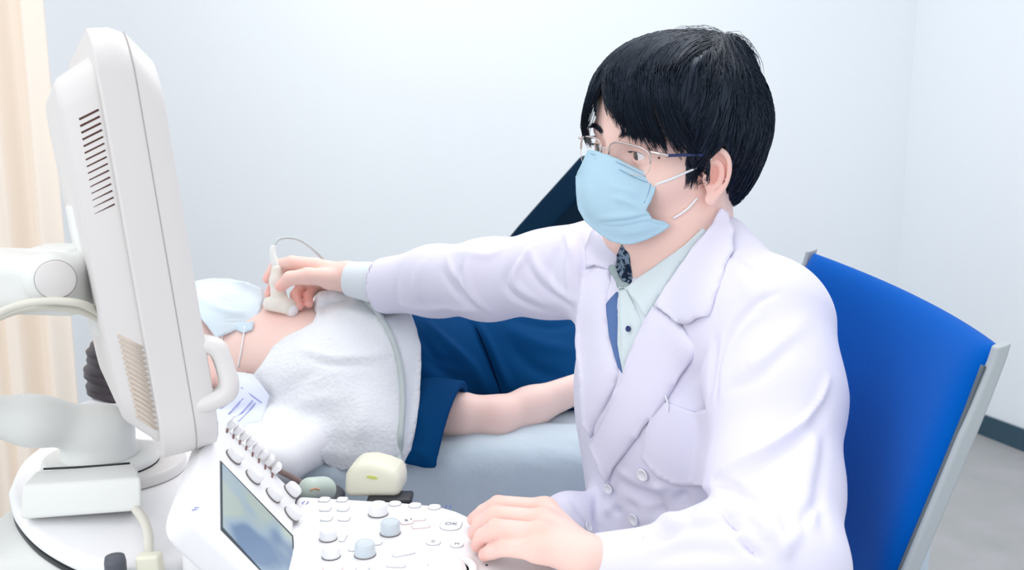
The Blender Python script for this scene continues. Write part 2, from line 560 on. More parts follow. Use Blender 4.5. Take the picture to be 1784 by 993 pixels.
# curtain at the left: a pleated cloth hanging from above the frame to the floor
M_curt = mat('curtain_cloth', (252, 240, 226), 0.9, 0.1, sheen=0.2, bump=(300, 0.08))
V = []; F = []
c0 = P(-190, 500, 2.35); c1 = P(116, 500, 2.3)
c0[2] = c1[2] = 0; ax = unit(c1-c0); nr = A(ax[1], -ax[0], 0); Lc = np.linalg.norm(c1-c0)
NU, NV = 160, 14
for j in range(NV+1):
    z = 0.06 + 2.5*j/NV
    for i in range(NU+1):
        t = i/NU
        amp = 0.022*(1.0 + 0.25*math.sin(9*t))
        w = amp*math.sin(t*2*math.pi*4.6 + 0.5*math.sin(5*t) + 0.25*math.sin(z*1.7)) + 0.008*math.sin(t*2*math.pi*11+z)
        V.append(c0 + ax*Lc*t*(1+0.008*math.sin(z*2)) + nr*w + A(0, 0, z))
for j in range(NV):
    for i in range(NU):
        a = j*(NU+1)+i; F.append((a, a+1, a+NU+2, a+NU+1))
cu = obj('curtain', mesh('curtain', V, F), M_curt, label='cream pleated curtain hanging at the left edge beside the wall', cat='curtain')
sd = cu.modifiers.new('thick', 'SOLIDIFY'); sd.thickness = 0.003
# dark seat back standing behind the doctor's outstretched arm
M_dark = mat('dark_navy_upholstery', (2, 34, 56), 0.8, 0.1, bump=(300, 0.1))
M_darkm = mat('dark_metal', (40, 44, 50), 0.4, 0.5)
ck = thing('reclined_lounge_chair', 'dark navy reclined chair back showing behind the outstretched white sleeve', 'chair', (0.42, 2.45, 0))
o = P(1012, 268, 2.3); lw = P(868, 432, 2.3)
dn = unit(lw-o); across = unit(A(0.55, 0.83, 0)); nb_ = unit(np.cross(dn, across))
nrm = nb_ if nb_[2] < 0 else -nb_
pl = [o+across*0.0, lw, lw+A(-0.10, 0, -0.16), lw+A(-0.16, 0, -0.36), lw+A(-0.16, 0, -0.44)]
vs = catmull(pl, 4)
V = []; F = []
for p in vs: V += [p, p+across*0.48, p+across*0.48+nrm*0.07, p+nrm*0.07]
for i in range(len(vs)-1):
    for k in range(4): F.append((4*i+k, 4*i+(k+1) % 4, 4*i+4+(k+1) % 4, 4*i+4+k))
F += [(3, 2, 1, 0), (4*len(vs)-4, 4*len(vs)-3, 4*len(vs)-2, 4*len(vs)-1)]
q = obj('seat_back', mesh('seat_back', V, F), M_dark, ck); bevel(q, 0.012, 4, 50)
fw2 = A(-across[1], across[0], 0)
sc = vs[-1]+across*0.24+fw2*0.20+A(0, 0, 0.0)
q = obj('seat', box_mesh('seat', sc, (fw2, across, A(0, 0, 1)), (0.46, 0.48, 0.09)), M_dark, ck); bevel(q, 0.02, 4)
for sx in (-0.19, 0.19):
    for sy in (-0.2, 0.2):
        b_ = sc+fw2*sx+across*sy; b_[2] = sc[2]-0.04
        obj('leg', tube('leg', [b_, A(b_[0], b_[1], 0.0)], 0.014, 12, 2, False), M_darkm, ck)
# ================================================================ ultrasound machine
M_plas = mat('white_plastic', (226, 223, 221), 0.38, 0.45, bump=(700, 0.06))
M_plasw = mat('bright_white_plastic', (246, 246, 248), 0.35, 0.4)
M_plasg = mat('grey_green_plastic', (235, 237, 234), 0.4, 0.4, bump=(700, 0.06))
M_cream = mat('cream_plastic', (238, 236, 216), 0.35, 0.4)
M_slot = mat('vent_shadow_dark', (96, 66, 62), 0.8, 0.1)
M_slat = mat('vent_slat_cream', (214, 200, 186), 0.5, 0.3)
M_seam = mat('seam_grey', (176, 170, 170), 0.7, 0.1)
M_screen = mat('screen_black', (18, 22, 28), 0.12, 0.6)
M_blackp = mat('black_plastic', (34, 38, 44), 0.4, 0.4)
M_cable = mat('cable_cream', (226, 224, 212), 0.45, 0.35)
M_cableg = mat('cable_grey', (196, 206, 206), 0.45, 0.35)
M_knobb = mat('knob_pale_blue', (206, 216, 222), 0.35, 0.4)
M_pink = mat('key_outline_pink', (228, 200, 196), 0.5, 0.3)
M_ink = mat('ink_grey', (120, 128, 140), 0.6, 0.2)
M_inkb = mat('ink_blue', (90, 100, 190), 0.6, 0.2)

us = thing('ultrasound_machine', 'white ultrasound machine with flat monitor, button panel and touch display at the left', 'medical machine', (-0.33, 0.98, 0))
# ---- deck and lower body
ZD = 0.868
rim_px = [(14, 850), (24, 885), (62, 928), (130, 966), (205, 986), (265, 984), (330, 968), (420, 930), (430, 860), (380, 790), (310, 754), (200, 748), (95, 765), (40, 800)]
rim = catmull([PZ(x, y, ZD) for x, y in rim_px] + [PZ(*rim_px[0], ZD)], 6)[:-1]
cdk = np.mean(rim, axis=0)
deck = obj('deck', prism('deck', rim, A(0, 0, -1), 0.020), M_plasw, us); bevel(deck, 0.008, 4)
skirt = [cdk + (p-cdk)*0.985 - A(0, 0, 0.0202) for p in rim]
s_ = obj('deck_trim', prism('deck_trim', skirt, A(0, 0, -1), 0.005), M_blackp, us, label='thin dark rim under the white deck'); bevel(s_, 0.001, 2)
lowc = A(-0.34, 1.02, 0)
obj('column', prism('column', [cdk*A(1, 1, 0) + A(x, y, 0.16) for x, y in rrect(0.26, 0.26, 0.05)], A(0, 0, 1), 0.682), M_plasg, us)
bs = obj('base', prism('base', [cdk*A(1, 1, 0) + A(x, y, 0.09) for x, y in rrect(0.46, 0.56, 0.08)], A(0, 0, 1), 0.075), M_plasg, us); bevel(bs, 0.015, 3)
for sx in (-1, 1):
    for sy in (-1, 1):
        c = cdk*A(1, 1, 0) + A(sx*0.18, sy*0.22, 0.046)
        obj('caster', lathe('caster', [(0.02, -0.015), (0.045, -0.013), (0.046, 0), (0.045, 0.013), (0.02, 0.015)], c, A(1, 0, 0), 24), M_blackp, us)
        obj('caster_stem', tube('caster_stem', [c+A(0.0, 0, 0.03), c+A(0, 0, 0.06)], 0.012, 10, 2), M_blackp, us)
# grey side shelf, lower left
sh = [PZ(-60, 930, 0.825), PZ(85, 945, 0.825), PZ(160, 968, 0.825), PZ(300, 985, 0.825), PZ(340, 1100, 0.825), PZ(-60, 1100, 0.825)]
s_ = obj('side_shelf', prism('side_shelf', sh, A(0, 0, -1), 0.05), M_plasg, us); bevel(s_, 0.006, 3)
hk = P(200, 971, 0.882)
s_ = obj('hook', lathe('hook', [(0.0, 0.0), (0.0085, 0.001), (0.0095, -0.004), (0.0095, -0.05), (0.0, -0.05)], hk, A(0, 0, 1), 20), mat('hook_grey', (92, 96, 106), 0.45, 0.4), us, label='dark grey peg below the white deck')
# ---- wedge with touch display
Aw, Bw, Dw = PZ(374, 722, 0.97), PZ(520, 862, 0.877), PZ(316, 893, 0.955)
Cw = Bw + Dw - Aw
nW = unit(np.cross(Dw-Aw, Bw-Aw)); nW = nW if nW[2] > 0 else -nW
def quadpt(u, v): return Aw + (Bw-Aw)*u + (Dw-Aw)*v
# rounded left-near corner
top = [quadpt(0, 0), quadpt(1, 0), quadpt(1, 1), quadpt(0.16, 1.0), quadpt(0.06, 0.985), quadpt(0.012, 0.93), quadpt(0, 0.85)]
ctr_ = np.mean(top, axis=0)
bot = [ctr_ + (p-ctr_)*.93 - nW*.030 for p in top]
for q in bot: q[2] = max(q[2], .842)
nT = len(top)
wm = mesh('display_housing', top+bot, [list(range(nT)), list(range(nT, 2*nT))[::-1]] + [[i, i+nT, (i+1) % nT+nT, (i+1) % nT] for i in range(nT)])
bm = bmesh.new(); bm.from_mesh(wm); bmesh.ops.recalc_face_normals(bm, faces=bm.faces[:]); bm.to_mesh(wm); bm.free()
wedge = obj('display_housing', wm, M_plasw, us); bevel(wedge, 0.006, 4)
cw_ = quadpt(.22, .30)*A(1, 1, 0)
q = obj('housing_support', prism('housing_support', [cw_+A(x, y, .83) for x, y in rrect(.05, .17, .02)], A(0, 0, 1), 0.058), M_plasw, us); bevel(q, 0.006, 3)
lb_ = PZ(370, 985, .80)*A(1, 1, 0)
q = obj('under_housing', prism('under_housing', [lb_+A(x+.02, y+.06, .70) for x, y in rrect(.20, .22, .03)], A(0, 0, 1), 0.128), M_blackp, us); bevel(q, 0.006, 3)
bvW = BVHTree.FromPolygons([tuple(p) for p in [quadpt(-1, -1), quadpt(2, -1), quadpt(2, 2), quadpt(-1, 2)]], [(0, 1, 2, 3)])
def onW(x, y, off=0.0): h = hit(bvW, x, y); return h[0] + nW*off
# touch display: dark bezel and image
def slab_on(name, px, on, n, th, m, parent, off=0.0, bev=0.0):
    ob = obj(name, prism(name, [on(x, y, off) for x, y in px], n, th), m, parent, smooth=False)
    if bev: bevel(ob, bev, 2)
    return ob
lcd = [(383, 803), (510, 934), (517, 1060), (384, 923)]
slab_on('display_bezel', lcd, onW, nW, 0.0006, mat('bezel_dark', (64, 72, 78), 0.4, 0.4), wedge, 0.0002)
M_lcd = bpy.data.materials.new('display_image'); M_lcd.use_nodes = True
nt = M_lcd.node_tree; b = nt.nodes['Principled BSDF']; b.inputs['Roughness'].default_value = 0.16
tc = nt.nodes.new('ShaderNodeTexCoord'); mp = nt.nodes.new('ShaderNodeMapping'); nz = nt.nodes.new('ShaderNodeTexNoise'); rp = nt.nodes.new('ShaderNodeValToRGB')
nz.inputs['Scale'].default_value = 14; nz.inputs['Detail'].default_value = 1.5
nt.links.new(tc.outputs['Object'], mp.inputs[0]); nt.links.new(mp.outputs[0], nz.inputs['Vector']); nt.links.new(nz.outputs['Fac'], rp.inputs[0]); nt.links.new(rp.outputs[0], b.inputs['Base Color'])
rp.color_ramp.elements[0].position = 0.40; rp.color_ramp.elements[0].color = (*lin((124, 146, 174)), 1)
rp.color_ramp.elements[1].position = 0.56; rp.color_ramp.elements[1].color = (*lin((182, 196, 186)), 1)
e = rp.color_ramp.elements.new(0.48); e.color = (*lin((164, 184, 196)), 1)
slab_on('touch_display', [(386, 809), (507, 936), (513, 1060), (387, 920)], onW, nW, 0.0004, M_lcd, wedge, 0.0008)
slab_on('small_display', [(371, 728), (379, 735), (379, 760), (370, 752)], onW, nW, 0.0006, mat('small_display', (150, 184, 200), 0.3, 0.4), wedge, 0.0004)
tail = bvW
def knob(px, py, r, h, on, n, m, parent, name='knob', dish=True):
    o = on(px, py)
    pr = [(0, 0), (r*1.0, 0), (r*1.02, h*0.06), (r*0.99, h*0.7), (r*0.93, h*0.9), (r*0.82, h*1.0), (r*0.6, h*0.97), (0, h*0.94)]
    k = obj(name, lathe(name, pr, o, n, 28), m, parent)
    return k
def ringline(px, py, r, on, n, m, parent, name='knob_gap'):
    return None
M_gap = mat('knob_gap_dark', (128, 122, 120), 0.6, 0.2)
for (x, y) in ((406, 797), (440, 832), (475, 864), (507, 897), (506, 857)):
    k = knob(x, y, 0.0088, 0.009, onW, nW, M_plasw, wedge)
    obj('knob_base', lathe('knob_base', [(0, 0.0002), (0.0098, 0.0002), (0.0098, 0.0012), (0, 0.0012)], onW(x, y), nW, 24), M_gap, wedge)
for (x, y) in zip((397, 408, 419, 430, 441, 452, 463, 475), (745, 755, 765, 775, 786, 797, 808, 822)):
    o = onW(x, y)
    q = obj('slider_cap', box_mesh('slider_cap', o+nW*0.006, (unit(Bw-Aw), unit(Dw-Aw), nW), (0.0065, 0.013, 0.011)), M_plasw, wedge); bevel(q, 0.002, 3)
    q = obj('slider_slot', box_mesh('slider_slot', o+nW*0.0004+unit(Dw-Aw)*0.004, (unit(Bw-Aw), unit(Dw-Aw), nW), (0.002, 0.02, 0.0008)), mat('slot_brown', (150, 110, 106), .6, .2) if x == 397 else bpy.data.materials['slot_brown'], wedge)
# ---- main control panel
ZP = 0.870
pp = [(518, 862), (600, 867), (700, 873), (765, 879), (800, 889), (835, 905), (900, 925), (965, 965), (985, 1060), (960, 1180), (500, 1180), (440, 1085), (485, 960)]
pw = [PZ(x, y, ZP) for x, y in pp]
panel = obj('control_panel', prism('control_panel', pw, A(0, 0, -1), 0.035), M_plasw, us); bevel(panel, 0.007, 4)
cpn = np.mean(pw, axis=0)
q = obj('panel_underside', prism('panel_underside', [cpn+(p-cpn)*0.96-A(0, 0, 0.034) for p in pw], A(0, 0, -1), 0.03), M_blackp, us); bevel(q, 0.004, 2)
ZN = A(0, 0, 1)
def onP(x, y, off=0.0): return PZ(x, y, ZP) + ZN*off
pr_, pu_ = unit(PZ(700, 900, ZP)-PZ(600, 897, ZP)), None
pu_ = np.cross(ZN, pr_)
def key(x, y, w, h, r=None, m=None, name='key', rot=0.0, hgt=0.0014, mo=None, lab=None):
    o = onP(x, y); a = math.radians(rot); ex = pr_*math.cos(a)+pu_*math.sin(a); ey = np.cross(ZN, ex)
    r = min(w, h)*0.3 if r is None else r
    poly = [o + ex*u + ey*v for u, v in rrect(w, h, r, 5)]
    g = [o + ex*u + ey*v + ZN*0.0001 for u, v in rrect(w+0.0011, h+0.0011, r+0.0005, 5)]
    obj('key_gap', prism('key_gap', g, ZN, 0.0003), mo or M_keygap, panel, smooth=False)
    k = obj(name, prism(name, poly, ZN, hgt), m or M_plasw, panel); bevel(k, 0.0006, 2)
    if lab: txt('key_text', lab, o+ZN*(hgt+0.0001), ex, ey, min(w, h)*(0.42 if len(lab) > 1 else .55), M_ink, panel)
    return k
M_keygap = mat('key_gap_grey', (186, 190, 196), 0.7, 0.1)
for cx in (565, 596):
    for cy, dx in ((871, 0), (887, 2), (904, 4)):
        key(cx+dx, cy, 0.0112, 0.0125)
for (x, y) in ((688, 878), (723, 881), (757, 884)): key(x, y, 0.0125, 0.013, 0.005)
key(708, 909, 0.0130, 0.014, 0.004, rot=20, mo=M_pink, lab='B'); key(733, 917, 0.018, 0.010, 0.003, rot=14, mo=M_pink)
key(728, 905, 0.016, 0.008, 0.003, rot=14, mo=M_pink)
key(786, 915, 0.021, 0.026, 0.009, lab='OK')
key(755, 946, 0.0135, 0.0115, 0.0055, lab='C'); key(796, 950, 0.0125, 0.0115, 0.0055, lab='M')
key(703, 965, 0.021, 0.008, 0.0025, rot=28); key(690, 986, 0.017, 0.007, 0.003); key(655, 946, 0.012, 0.011, 0.005)
key(617, 953, 0.007, 0.02, 0.003); key(598, 938, 0.005, 0.016, 0.002); key(580, 991, 0.018, 0.008, 0.003, mo=M_pink); key(632, 991, 0.012, 0.011, 0.005)
for (x, y, r, h, m) in ((659, 896, 0.0098, 0.012, M_plasw), (680, 929, 0.0098, 0.013, M_knobb), (636, 967, 0.0098, 0.013, M_knobb), (572, 939, 0.0084, 0.010, M_plasw), (577, 970, 0.0084, 0.010, M_plasw)):
    k = knob(x, y, r, h, onP, ZN, m, panel)
    obj('knob_base', lathe('knob_base', [(0, 0.0001), (r*1.06, 0.0001), (r*1.06, 0.0011), (0, 0.0011)], onP(x, y), ZN, 28), M_gap, panel)
for (x, y, c, m) in ((680, 916, 'O', M_pink), (637, 952, 'O', M_ink)): pass
o = onP(778, 993)
obj('trackball_ring', lathe('trackball_ring', [(0.020, 0), (0.0285, 0.0), (0.0285, 0.0025), (0.026, 0.0035), (0.021, 0.002), (0.0205, 0.0)], o, ZN, 40), M_plasw, panel)
obj('trackball', SDF().u(ell(o-ZN*0.006, 0.0195)).build('trackball', 0.0015), M_plasw, panel)
key(728, 995, 0.014, 0.026, 0.006, rot=-12, mo=M_pink)
txt('panel_mark', '{ }', onP(532, 876, 0.0002), pr_, pu_, 0.008, M_inkb, panel)
txt('panel_mark', '{ }', onP(781, 883, 0.0002), pr_, pu_, 0.008, M_inkb, panel)
eW = unit(Bw-Aw+ (Aw-Dw)*0.35)
txt('panel_mark', 'C', onW(337, 887, 0.0004), A(1, 0, 0), unit(np.cross(nW, A(1, 0, 0))), 0.011, M_inkb, wedge)
obj('indicator', lathe('indicator', [(0, 0), (0.0012, 0), (0.0012, 0.0006), (0, 0.0006)], onP(848, 985), ZN, 12), M_blackp, panel)
# transducer holder on the far rim
hp = [(598, 868), (600, 830), (606, 816), (622, 809), (645, 808), (668, 814), (688, 822), (697, 832), (697, 868)]
hd = obj('transducer_holder', prism('transducer_holder', [P(x, y, 1.085) for x, y in hp], unit(A(0.1, 1, 0)), 0.045), M_cream, us); bevel(hd, 0.008, 5)
hg = [P(648+10*math.cos(a), 832+2.6*math.sin(a)+1.5*math.cos(a), 1.0842) for a in np.linspace(0, 2*math.pi, 17)[:-1]]
obj('holder_highlight', prism('holder_highlight', hg, unit(A(0.1, 1, 0)), 0.002), mat('lime_highlight', (206, 216, 110), .5, .3), hd, smooth=False)  # greenish highlight painted on as a thin lime disc
q = obj('holder_bracket', box_mesh('holder_bracket', P(680, 868, 1.09), XYZ, (0.05, 0.03, 0.008)), M_blackp, us); bevel(q, 0.003, 2)
# second probe hooked at the far rim
pb = thing('ultrasound_probe', 'grey-green spare ultrasound probe lying in its holder behind the knobs', 'ultrasound probe', P(548, 858, 1.09))
a0, a1 = P(541, 850, 1.105), P(561, 848, 1.13)
q = obj('probe_body', SDF().u(rc(a0, a1, 0.0115, 0.0105)).u(rc(a0+A(-.004, 0, -.002), a1+A(.004, 0, -.004), 0.008, 0.012)).build('probe_body', 0.0015), mat('probe_green', (206, 220, 210), .4, .4), pb)
M_or = mat('orange_mark', (226, 160, 120), .5, .3)
obj('probe_stripe', tube('probe_stripe', [P(540, 855, 1.0925), P(549, 851, 1.094), P(557, 854, 1.099)], 0.0008, 6, 3), M_or, pb)
obj('cable', tube('cable', [P(541, 850, 1.105), P(520, 838, 1.11), P(498, 826, 1.12), P(478, 818, 1.13), P(462, 825, 1.15), P(455, 870, 1.17), P(455, 980, 1.17)], 0.0034, 10, 6), mat('cable_brown', (128, 108, 106), .5, .3), pb)

# ---- monitor
mt_top, mt_bot = P(164, 96, 0.84), P(291, 812, 0.90)
Hh = unit(mt_bot-mt_top)
Wd = unit(A(-math.sin(math.radians(27)), math.cos(math.radians(27)), -0.05)); Wd = unit(Wd-Hh*np.dot(Wd, Hh))
Td = np.cross(Hh, Wd); Td = Td if Td[0] > 0 else -Td
HH = np.linalg.norm(mt_bot-mt_top)+0.03; WW = 0.36; TT = 0.052
O0 = mt_top - Hh*0.028
def loc(w, h, t): return O0 + Wd*w + Hh*h + Td*t
sh = rrect(WW, HH, 0.042, 8, WW/2, HH/2)
shf = rrect(WW-.004, HH-0.030, 0.052, 8, WW/2, HH/2+0.015)
shm_ = rrect(WW, HH-0.006, 0.045, 8, WW/2, HH/2+0.003)
loops = [[loc(w, h, 0) for w, h in sh], [loc(w, h, TT*.35) for w, h in sh], [loc(w, h, TT*.62) for w, h in shm_], [loc(w, h, TT) for w, h in shf]]
nl = len(sh); F = [list(range(nl))[::-1], list(range(3*nl, 4*nl))]
for a_ in range(3): F += [[a_*nl+i, a_*nl+(i+1) % nl, (a_+1)*nl+(i+1) % nl, (a_+1)*nl+i] for i in range(nl)]
me = mesh('monitor', sum(loops, []), F)
bm = bmesh.new(); bm.from_mesh(me); bmesh.ops.recalc_face_normals(bm, faces=bm.faces[:]); bm.to_mesh(me); bm.free()
mon = obj('monitor', me, M_plas, us); bevel(mon, 0.009, 5, 40)
fr = mon
sh2 = rrect(WW+0.0006, HH-0.0045, 0.0442, 8, WW/2, HH/2+.0025)
obj('seam', prism('seam', [loc(w, h, TT*0.58) for w, h in sh2], Td, 0.0009), M_seam, mon, smooth=False)
sh3 = rrect(WW-0.05, HH-0.09, 0.004, 3, WW/2, HH/2+.008)
obj('screen', prism('screen', [loc(w, h, TT*0.98) for w, h in sh3], Td, 0.0015), M_screen, fr, smooth=False)
# rear box (frustum) with vents on its near side
ba = rrect(WW-0.022, HH-0.035, 0.035, 6, WW/2, HH/2+0.005); bb = rrect(WW-0.05, HH-0.085, 0.03, 6, WW/2, HH/2+0.0)
n_ = len(ba)
V = [loc(w, h, 0.002) for w, h in ba] + [loc(w, h, -0.034+0.016*max(0, h/HH-.5)) for w, h in bb]
bx = mesh('rear_housing', V, [list(range(n_)), list(range(n_, 2*n_))[::-1]] + [[i, (i+1) % n_, (i+1) % n_+n_, i+n_] for i in range(n_)])
bm = bmesh.new(); bm.from_mesh(bx); bmesh.ops.recalc_face_normals(bm, faces=bm.faces[:]); bm.to_mesh(bx); bm.free()
rear = obj('rear_housing', bx, M_plas, us); bevel(rear, 0.006, 4)
bvR = bvh_of(bx)
mes = []
for i in range(15):
    t = i*11.75
    mes.append(surf_tube('s', [(138+i*1.95, 208+t), (172+i*2.0, 191+t)], bvR, 0.0011, -0.0004, 6, 2))
obj('upper_vent', join_meshes('upper_vent', mes), M_slot, rear, label='dark angled vent slots')
mes = []
for i in range(16):
    t = i*9.4
    mes.append(surf_tube('s', [(206+i*2.2, 584+t), (248+i*1.7, 606+t)], bvR, 0.0016, 0.0004, 6, 2))
obj('lower_vent', join_meshes('lower_vent', mes), M_slat, rear, label='cream ribbed vent slots')
# grab handle on the screen side
hpth = [P(325, 600, 0.92), P(352, 601, 0.915), P(374, 604, 0.915), P(384, 614, 0.915), P(397, 652, 0.915), P(401, 674, 0.915), P(394, 688, 0.915), P(372, 699, 0.915), P(345, 708, 0.915)]
s = SDF(); dep = A(0, 1, 0)
hc = catmull(hpth, 3)
for q in (0.0, 0.010): s.chain([(p+Wd*q, 0.0075) for p in hc], k=0.003)
obj('grab_handle', s.build('grab_handle', 0.002), M_plas, us)
# mounting plate, arm, cables
pl = [P(120, 360, 0.99), P(160, 355, 0.99), P(215, 590, 1.01), P(164, 588, 1.01)]
q = obj('mounting_plate', prism('mounting_plate', pl, unit(Wd), 0.10), M_plasg, us); bevel(q, 0.004, 3)
s = SDF(); R = (unit(A(1, -0.0, -0.03)), A(0, 1, 0), unit(A(0.03, 0, 1)))
s.u(rbox(P(-130, 484, 0.99), (0.172, 0.04, 0.030), R, 0.018)).u(rc(P(92, 487, 0.96), P(92, 487, 1.03), 0.0268, 0.0268), 0.004)
obj('upper_arm', s.build('upper_arm', 0.003), M_plasg, us)
q = obj('arm_knuckle', box_mesh('arm_knuckle', P(104, 470, 1.02), XYZ, (0.062, 0.07, 0.05)), M_plasg, us); bevel(q, 0.012, 4)
obj('pivot_cap', lathe('pivot_cap', [(0, 0.0), (0.0182, 0.0), (0.0182, 0.002), (0.017, 0.003), (0, 0.0035)], P(97, 487, 0.9335), P(97, 487, 0.9)-P(97, 487, 0.94), 36), M_plas, us)
obj('pivot_ring', lathe('pivot_ring', [(0, 0.0), (0.0189, 0.0), (0.0189, 0.0016), (0, 0.0016)], P(97, 487, 0.934), P(97, 487, 0.9)-P(97, 487, 0.94), 36), M_seam, us)
obj('cable', tube('cable', [P(-60, 585, 0.95), P(-5, 548, 0.94), P(40, 530, 0.93), P(90, 524, 0.93), P(140, 529, 0.94), P(172, 545, 0.97), P(200, 565, 1.0)], 0.0040, 12, 8), M_cable, us)
obj('cable', tube('cable', [P(-60, 580, 0.98), P(20, 545, 0.96), P(80, 536, 0.95), P(135, 541, 0.96), P(170, 555, 0.98), P(200, 575, 1.01)], 0.0034, 12, 8), M_cable, us)
# lower swivel arm
s = SDF()
R = (unit(A(1, 0.25, -0.10)), unit(A(-0.25, 1, 0)), unit(A(0.1, 0, 1)))
s.u(rc(P(-170, 705, 0.99), P(60, 733, 1.07), 0.0215, 0.022), 0.02)
s.u(rc(P(60, 733, 1.07), P(186, 748, 1.12), 0.022, 0.026), 0.03)
cc = P(172, 768, 1.12)
s.u(rc(cc+A(0, 0, 0.0), cc-A(0, 0, 0.015), 0.036, 0.043), 0.02)
zf = cc[2]-0.018
s.i((lambda p: zf-p[:, 2], None, None), 0.002)
obj('lower_arm', s.build('lower_arm', 0.003), M_plasg, us)
def ringpoly(c, rx, ry, n=40): return [c + A(rx*math.cos(a), ry*math.sin(a), 0) for a in np.linspace(0, 2*math.pi, n+1)[:-1]]
zc = cc[2]-0.026
obj('swivel_flange', prism('swivel_flange', ringpoly(A(cc[0]+0.002, cc[1], zc), 0.064, 0.06), ZN, 0.010), M_plasg, us)
bevel(bpy.data.objects['swivel_flange'], 0.004, 3)
obj('swivel_gap', prism('swivel_gap', ringpoly(A(cc[0]+0.002, cc[1], zc-0.0016), 0.063, 0.059), ZN, 0.002), M_blackp, us, smooth=False)
q = obj('swivel_base', prism('swivel_base', ringpoly(A(cc[0]+0.012, cc[1]+0.01, 0.868), 0.080, 0.075), ZN, zc-0.0016-0.867), M_plas, us); bevel(q, 0.004, 3)
bxp = [P(36, 846, 0.985), P(60, 818, 1.02), P(238, 808, 1.02), P(247, 838, 0.985)]
top_ = [P(37, 846, 0.985), P(62, 820, 1.03), P(236, 806, 1.03), P(246, 832, 0.985)]
bot_ = [P(35, 905, 0.985), P(50, 900, 1.03), P(240, 888, 1.03), P(248, 889, 0.985)]
me = mesh('arm_foot_box', top_+bot_, [(0, 1, 2, 3), (7, 6, 5, 4), (0, 3, 7, 4), (1, 0, 4, 5), (2, 1, 5, 6), (3, 2, 6, 7)])
bm = bmesh.new(); bm.from_mesh(me); bmesh.ops.recalc_face_normals(bm, faces=bm.faces[:]); bm.to_mesh(me); bm.free()
q = obj('arm_foot_box', me, M_plasg, us); bevel(q, 0.004, 4)
obj('box_gap', tube('box_gap', [P(76, 817, 1.03), P(150, 813, 1.03), P(226, 807, 1.03)], 0.0012, 6, 3), M_blackp, q)
# plug hanging from the box
pg = obj('cable', tube('cable', [P(236, 886, 0.99), P(250, 905, 0.955), P(258, 930, 0.93), P(259, 955, 0.915), P(260, 978, 0.905)], 0.0046, 12, 8), M_cable, us)
q = obj('plug', box_mesh('plug', P(262, 988, 0.893), (A(1, 0, 0.06), A(0, 1, 0), unit(A(-0.06, 0, 1))), (0.022, 0.014, 0.026)), M_cream, us); bevel(q, 0.003, 3)
# ================================================================ bed, patient, towel, probe
M_sheet = mat('sheet_blue_white', (206, 219, 228), 0.9, 0.1, bump=(45, 1.0, 6), var=(5, (196, 211, 222), .2))
M_pillow = mat('pillow_white', (244, 245, 248), 0.9, 0.1, sheen=0.2, bump=(160, 0.1, 2))
M_towel = mat('towel_white', (240, 243, 248), 0.95, 0.05, sheen=0.1, bump=(170, 1.0, 4))
M_gown = mat('gown_navy', (0, 62, 112), 0.8, 0.08, bump=(400, 0.06, 2))
M_hairp = mat('hair_dark_brown', (36, 24, 32), 0.4, 0.5)
M_maskp = mat('mask_pale', (228, 242, 250), 0.85, 0.1, bump=(900, 0.1, 2))
M_skinp = mat('skin_patient', (251, 218, 208), 0.5, 0.35, sss=0.25, attr='tint', bump=(260, 0.08, 4))
M_steel = mat('bed_steel', (190, 196, 200), 0.3, 0.5, metal=0.6)
ZB = 0.80
pa = unit(A(1, .13, 0)); pl_ = A(-pa[1], pa[0], 0)     # towards the feet, towards the far side
bc = A(-0.03, 1.665, 0)
bed = thing('examination_bed', 'examination bed with a pale blue-grey draped sheet under the patient', 'bed', bc)
s = SDF(); s.u(rbox(bc + A(0, 0, ZB-.05), (.63, .345, .05), (pa, pl_, ZN), .03))
q = obj('mattress', s.build('mattress', 0.008), M_sheet, bed)
s = SDF(); s.u(rbox(bc + A(0, 0, ZB-.142), (.637, .355, .150), (pa, pl_, ZN), .028))
shm = s.build('sheet', 0.009); c = coords(shm); nn = normals(shm)
q2 = (c-bc) @ np.array([pa, pl_, ZN]).T
side = np.clip((ZB-.05-c[:, 2])/.2, 0, 1)
w = np.array([noise.noise(Vector((p[0]*6, p[1]*5, 1.3)))*.010 + abs(noise.noise(Vector((p[0]*9+p[1]*6, p[1]*14, 4.1))))*.012 for p in q2])
set_coords(shm, c + nn*(w*(1-side) + side*.010*np.sin(q2[:, 0]*26+3*np.sin(q2[:, 0]*5)+q2[:, 1]*20))[:, None])
obj('sheet', shm, M_sheet, bed)
for sx in (-.57, .57):
    for sy in (-.29, .29):
        p = bc+pa*sx+pl_*sy
        obj('leg', tube('leg', [p+A(0, 0, ZB-.2), p], .02, 14, 2, False), M_steel, bed)
q = obj('frame_rail', box_mesh('frame_rail', bc+A(0, 0, .25), (pa, pl_, ZN), (1.12, .03, .03)), M_steel, bed)
q = obj('frame_rail', box_mesh('frame_rail', bc+A(0, 0, .25)-pa*.57, (pa, pl_, ZN), (.03, .56, .03)), M_steel, bed)
q = obj('frame_rail', box_mesh('frame_rail', bc+A(0, 0, .25)+pa*.57, (pa, pl_, ZN), (.03, .56, .03)), M_steel, bed)

# pillow
pc_ = PZ(375, 738, ZB+.026)
yw = math.radians(-22); pa2 = A(math.cos(yw), math.sin(yw), 0); pl2_ = A(-pa2[1], pa2[0], 0)
s = SDF(); s.u(rbox(pc_, (.215, .135, .029), (pa2, pl2_, ZN), .027)).u(ell(pc_+ZN*.0, (.17, .10, .034), (pa2, pl2_, ZN)), .04)
pm = s.build('pillow', .004); relax(pm, 2); c = coords(pm); nn = normals(pm)
set_coords(pm, c+nn*np.array([noise.noise(Vector(p*9))*.005 for p in c])[:, None])
obj('pillow', pm, M_pillow, label='white pillow under the shoulders of the lying patient', cat='pillow')
bvPil = bvh_of(pm)

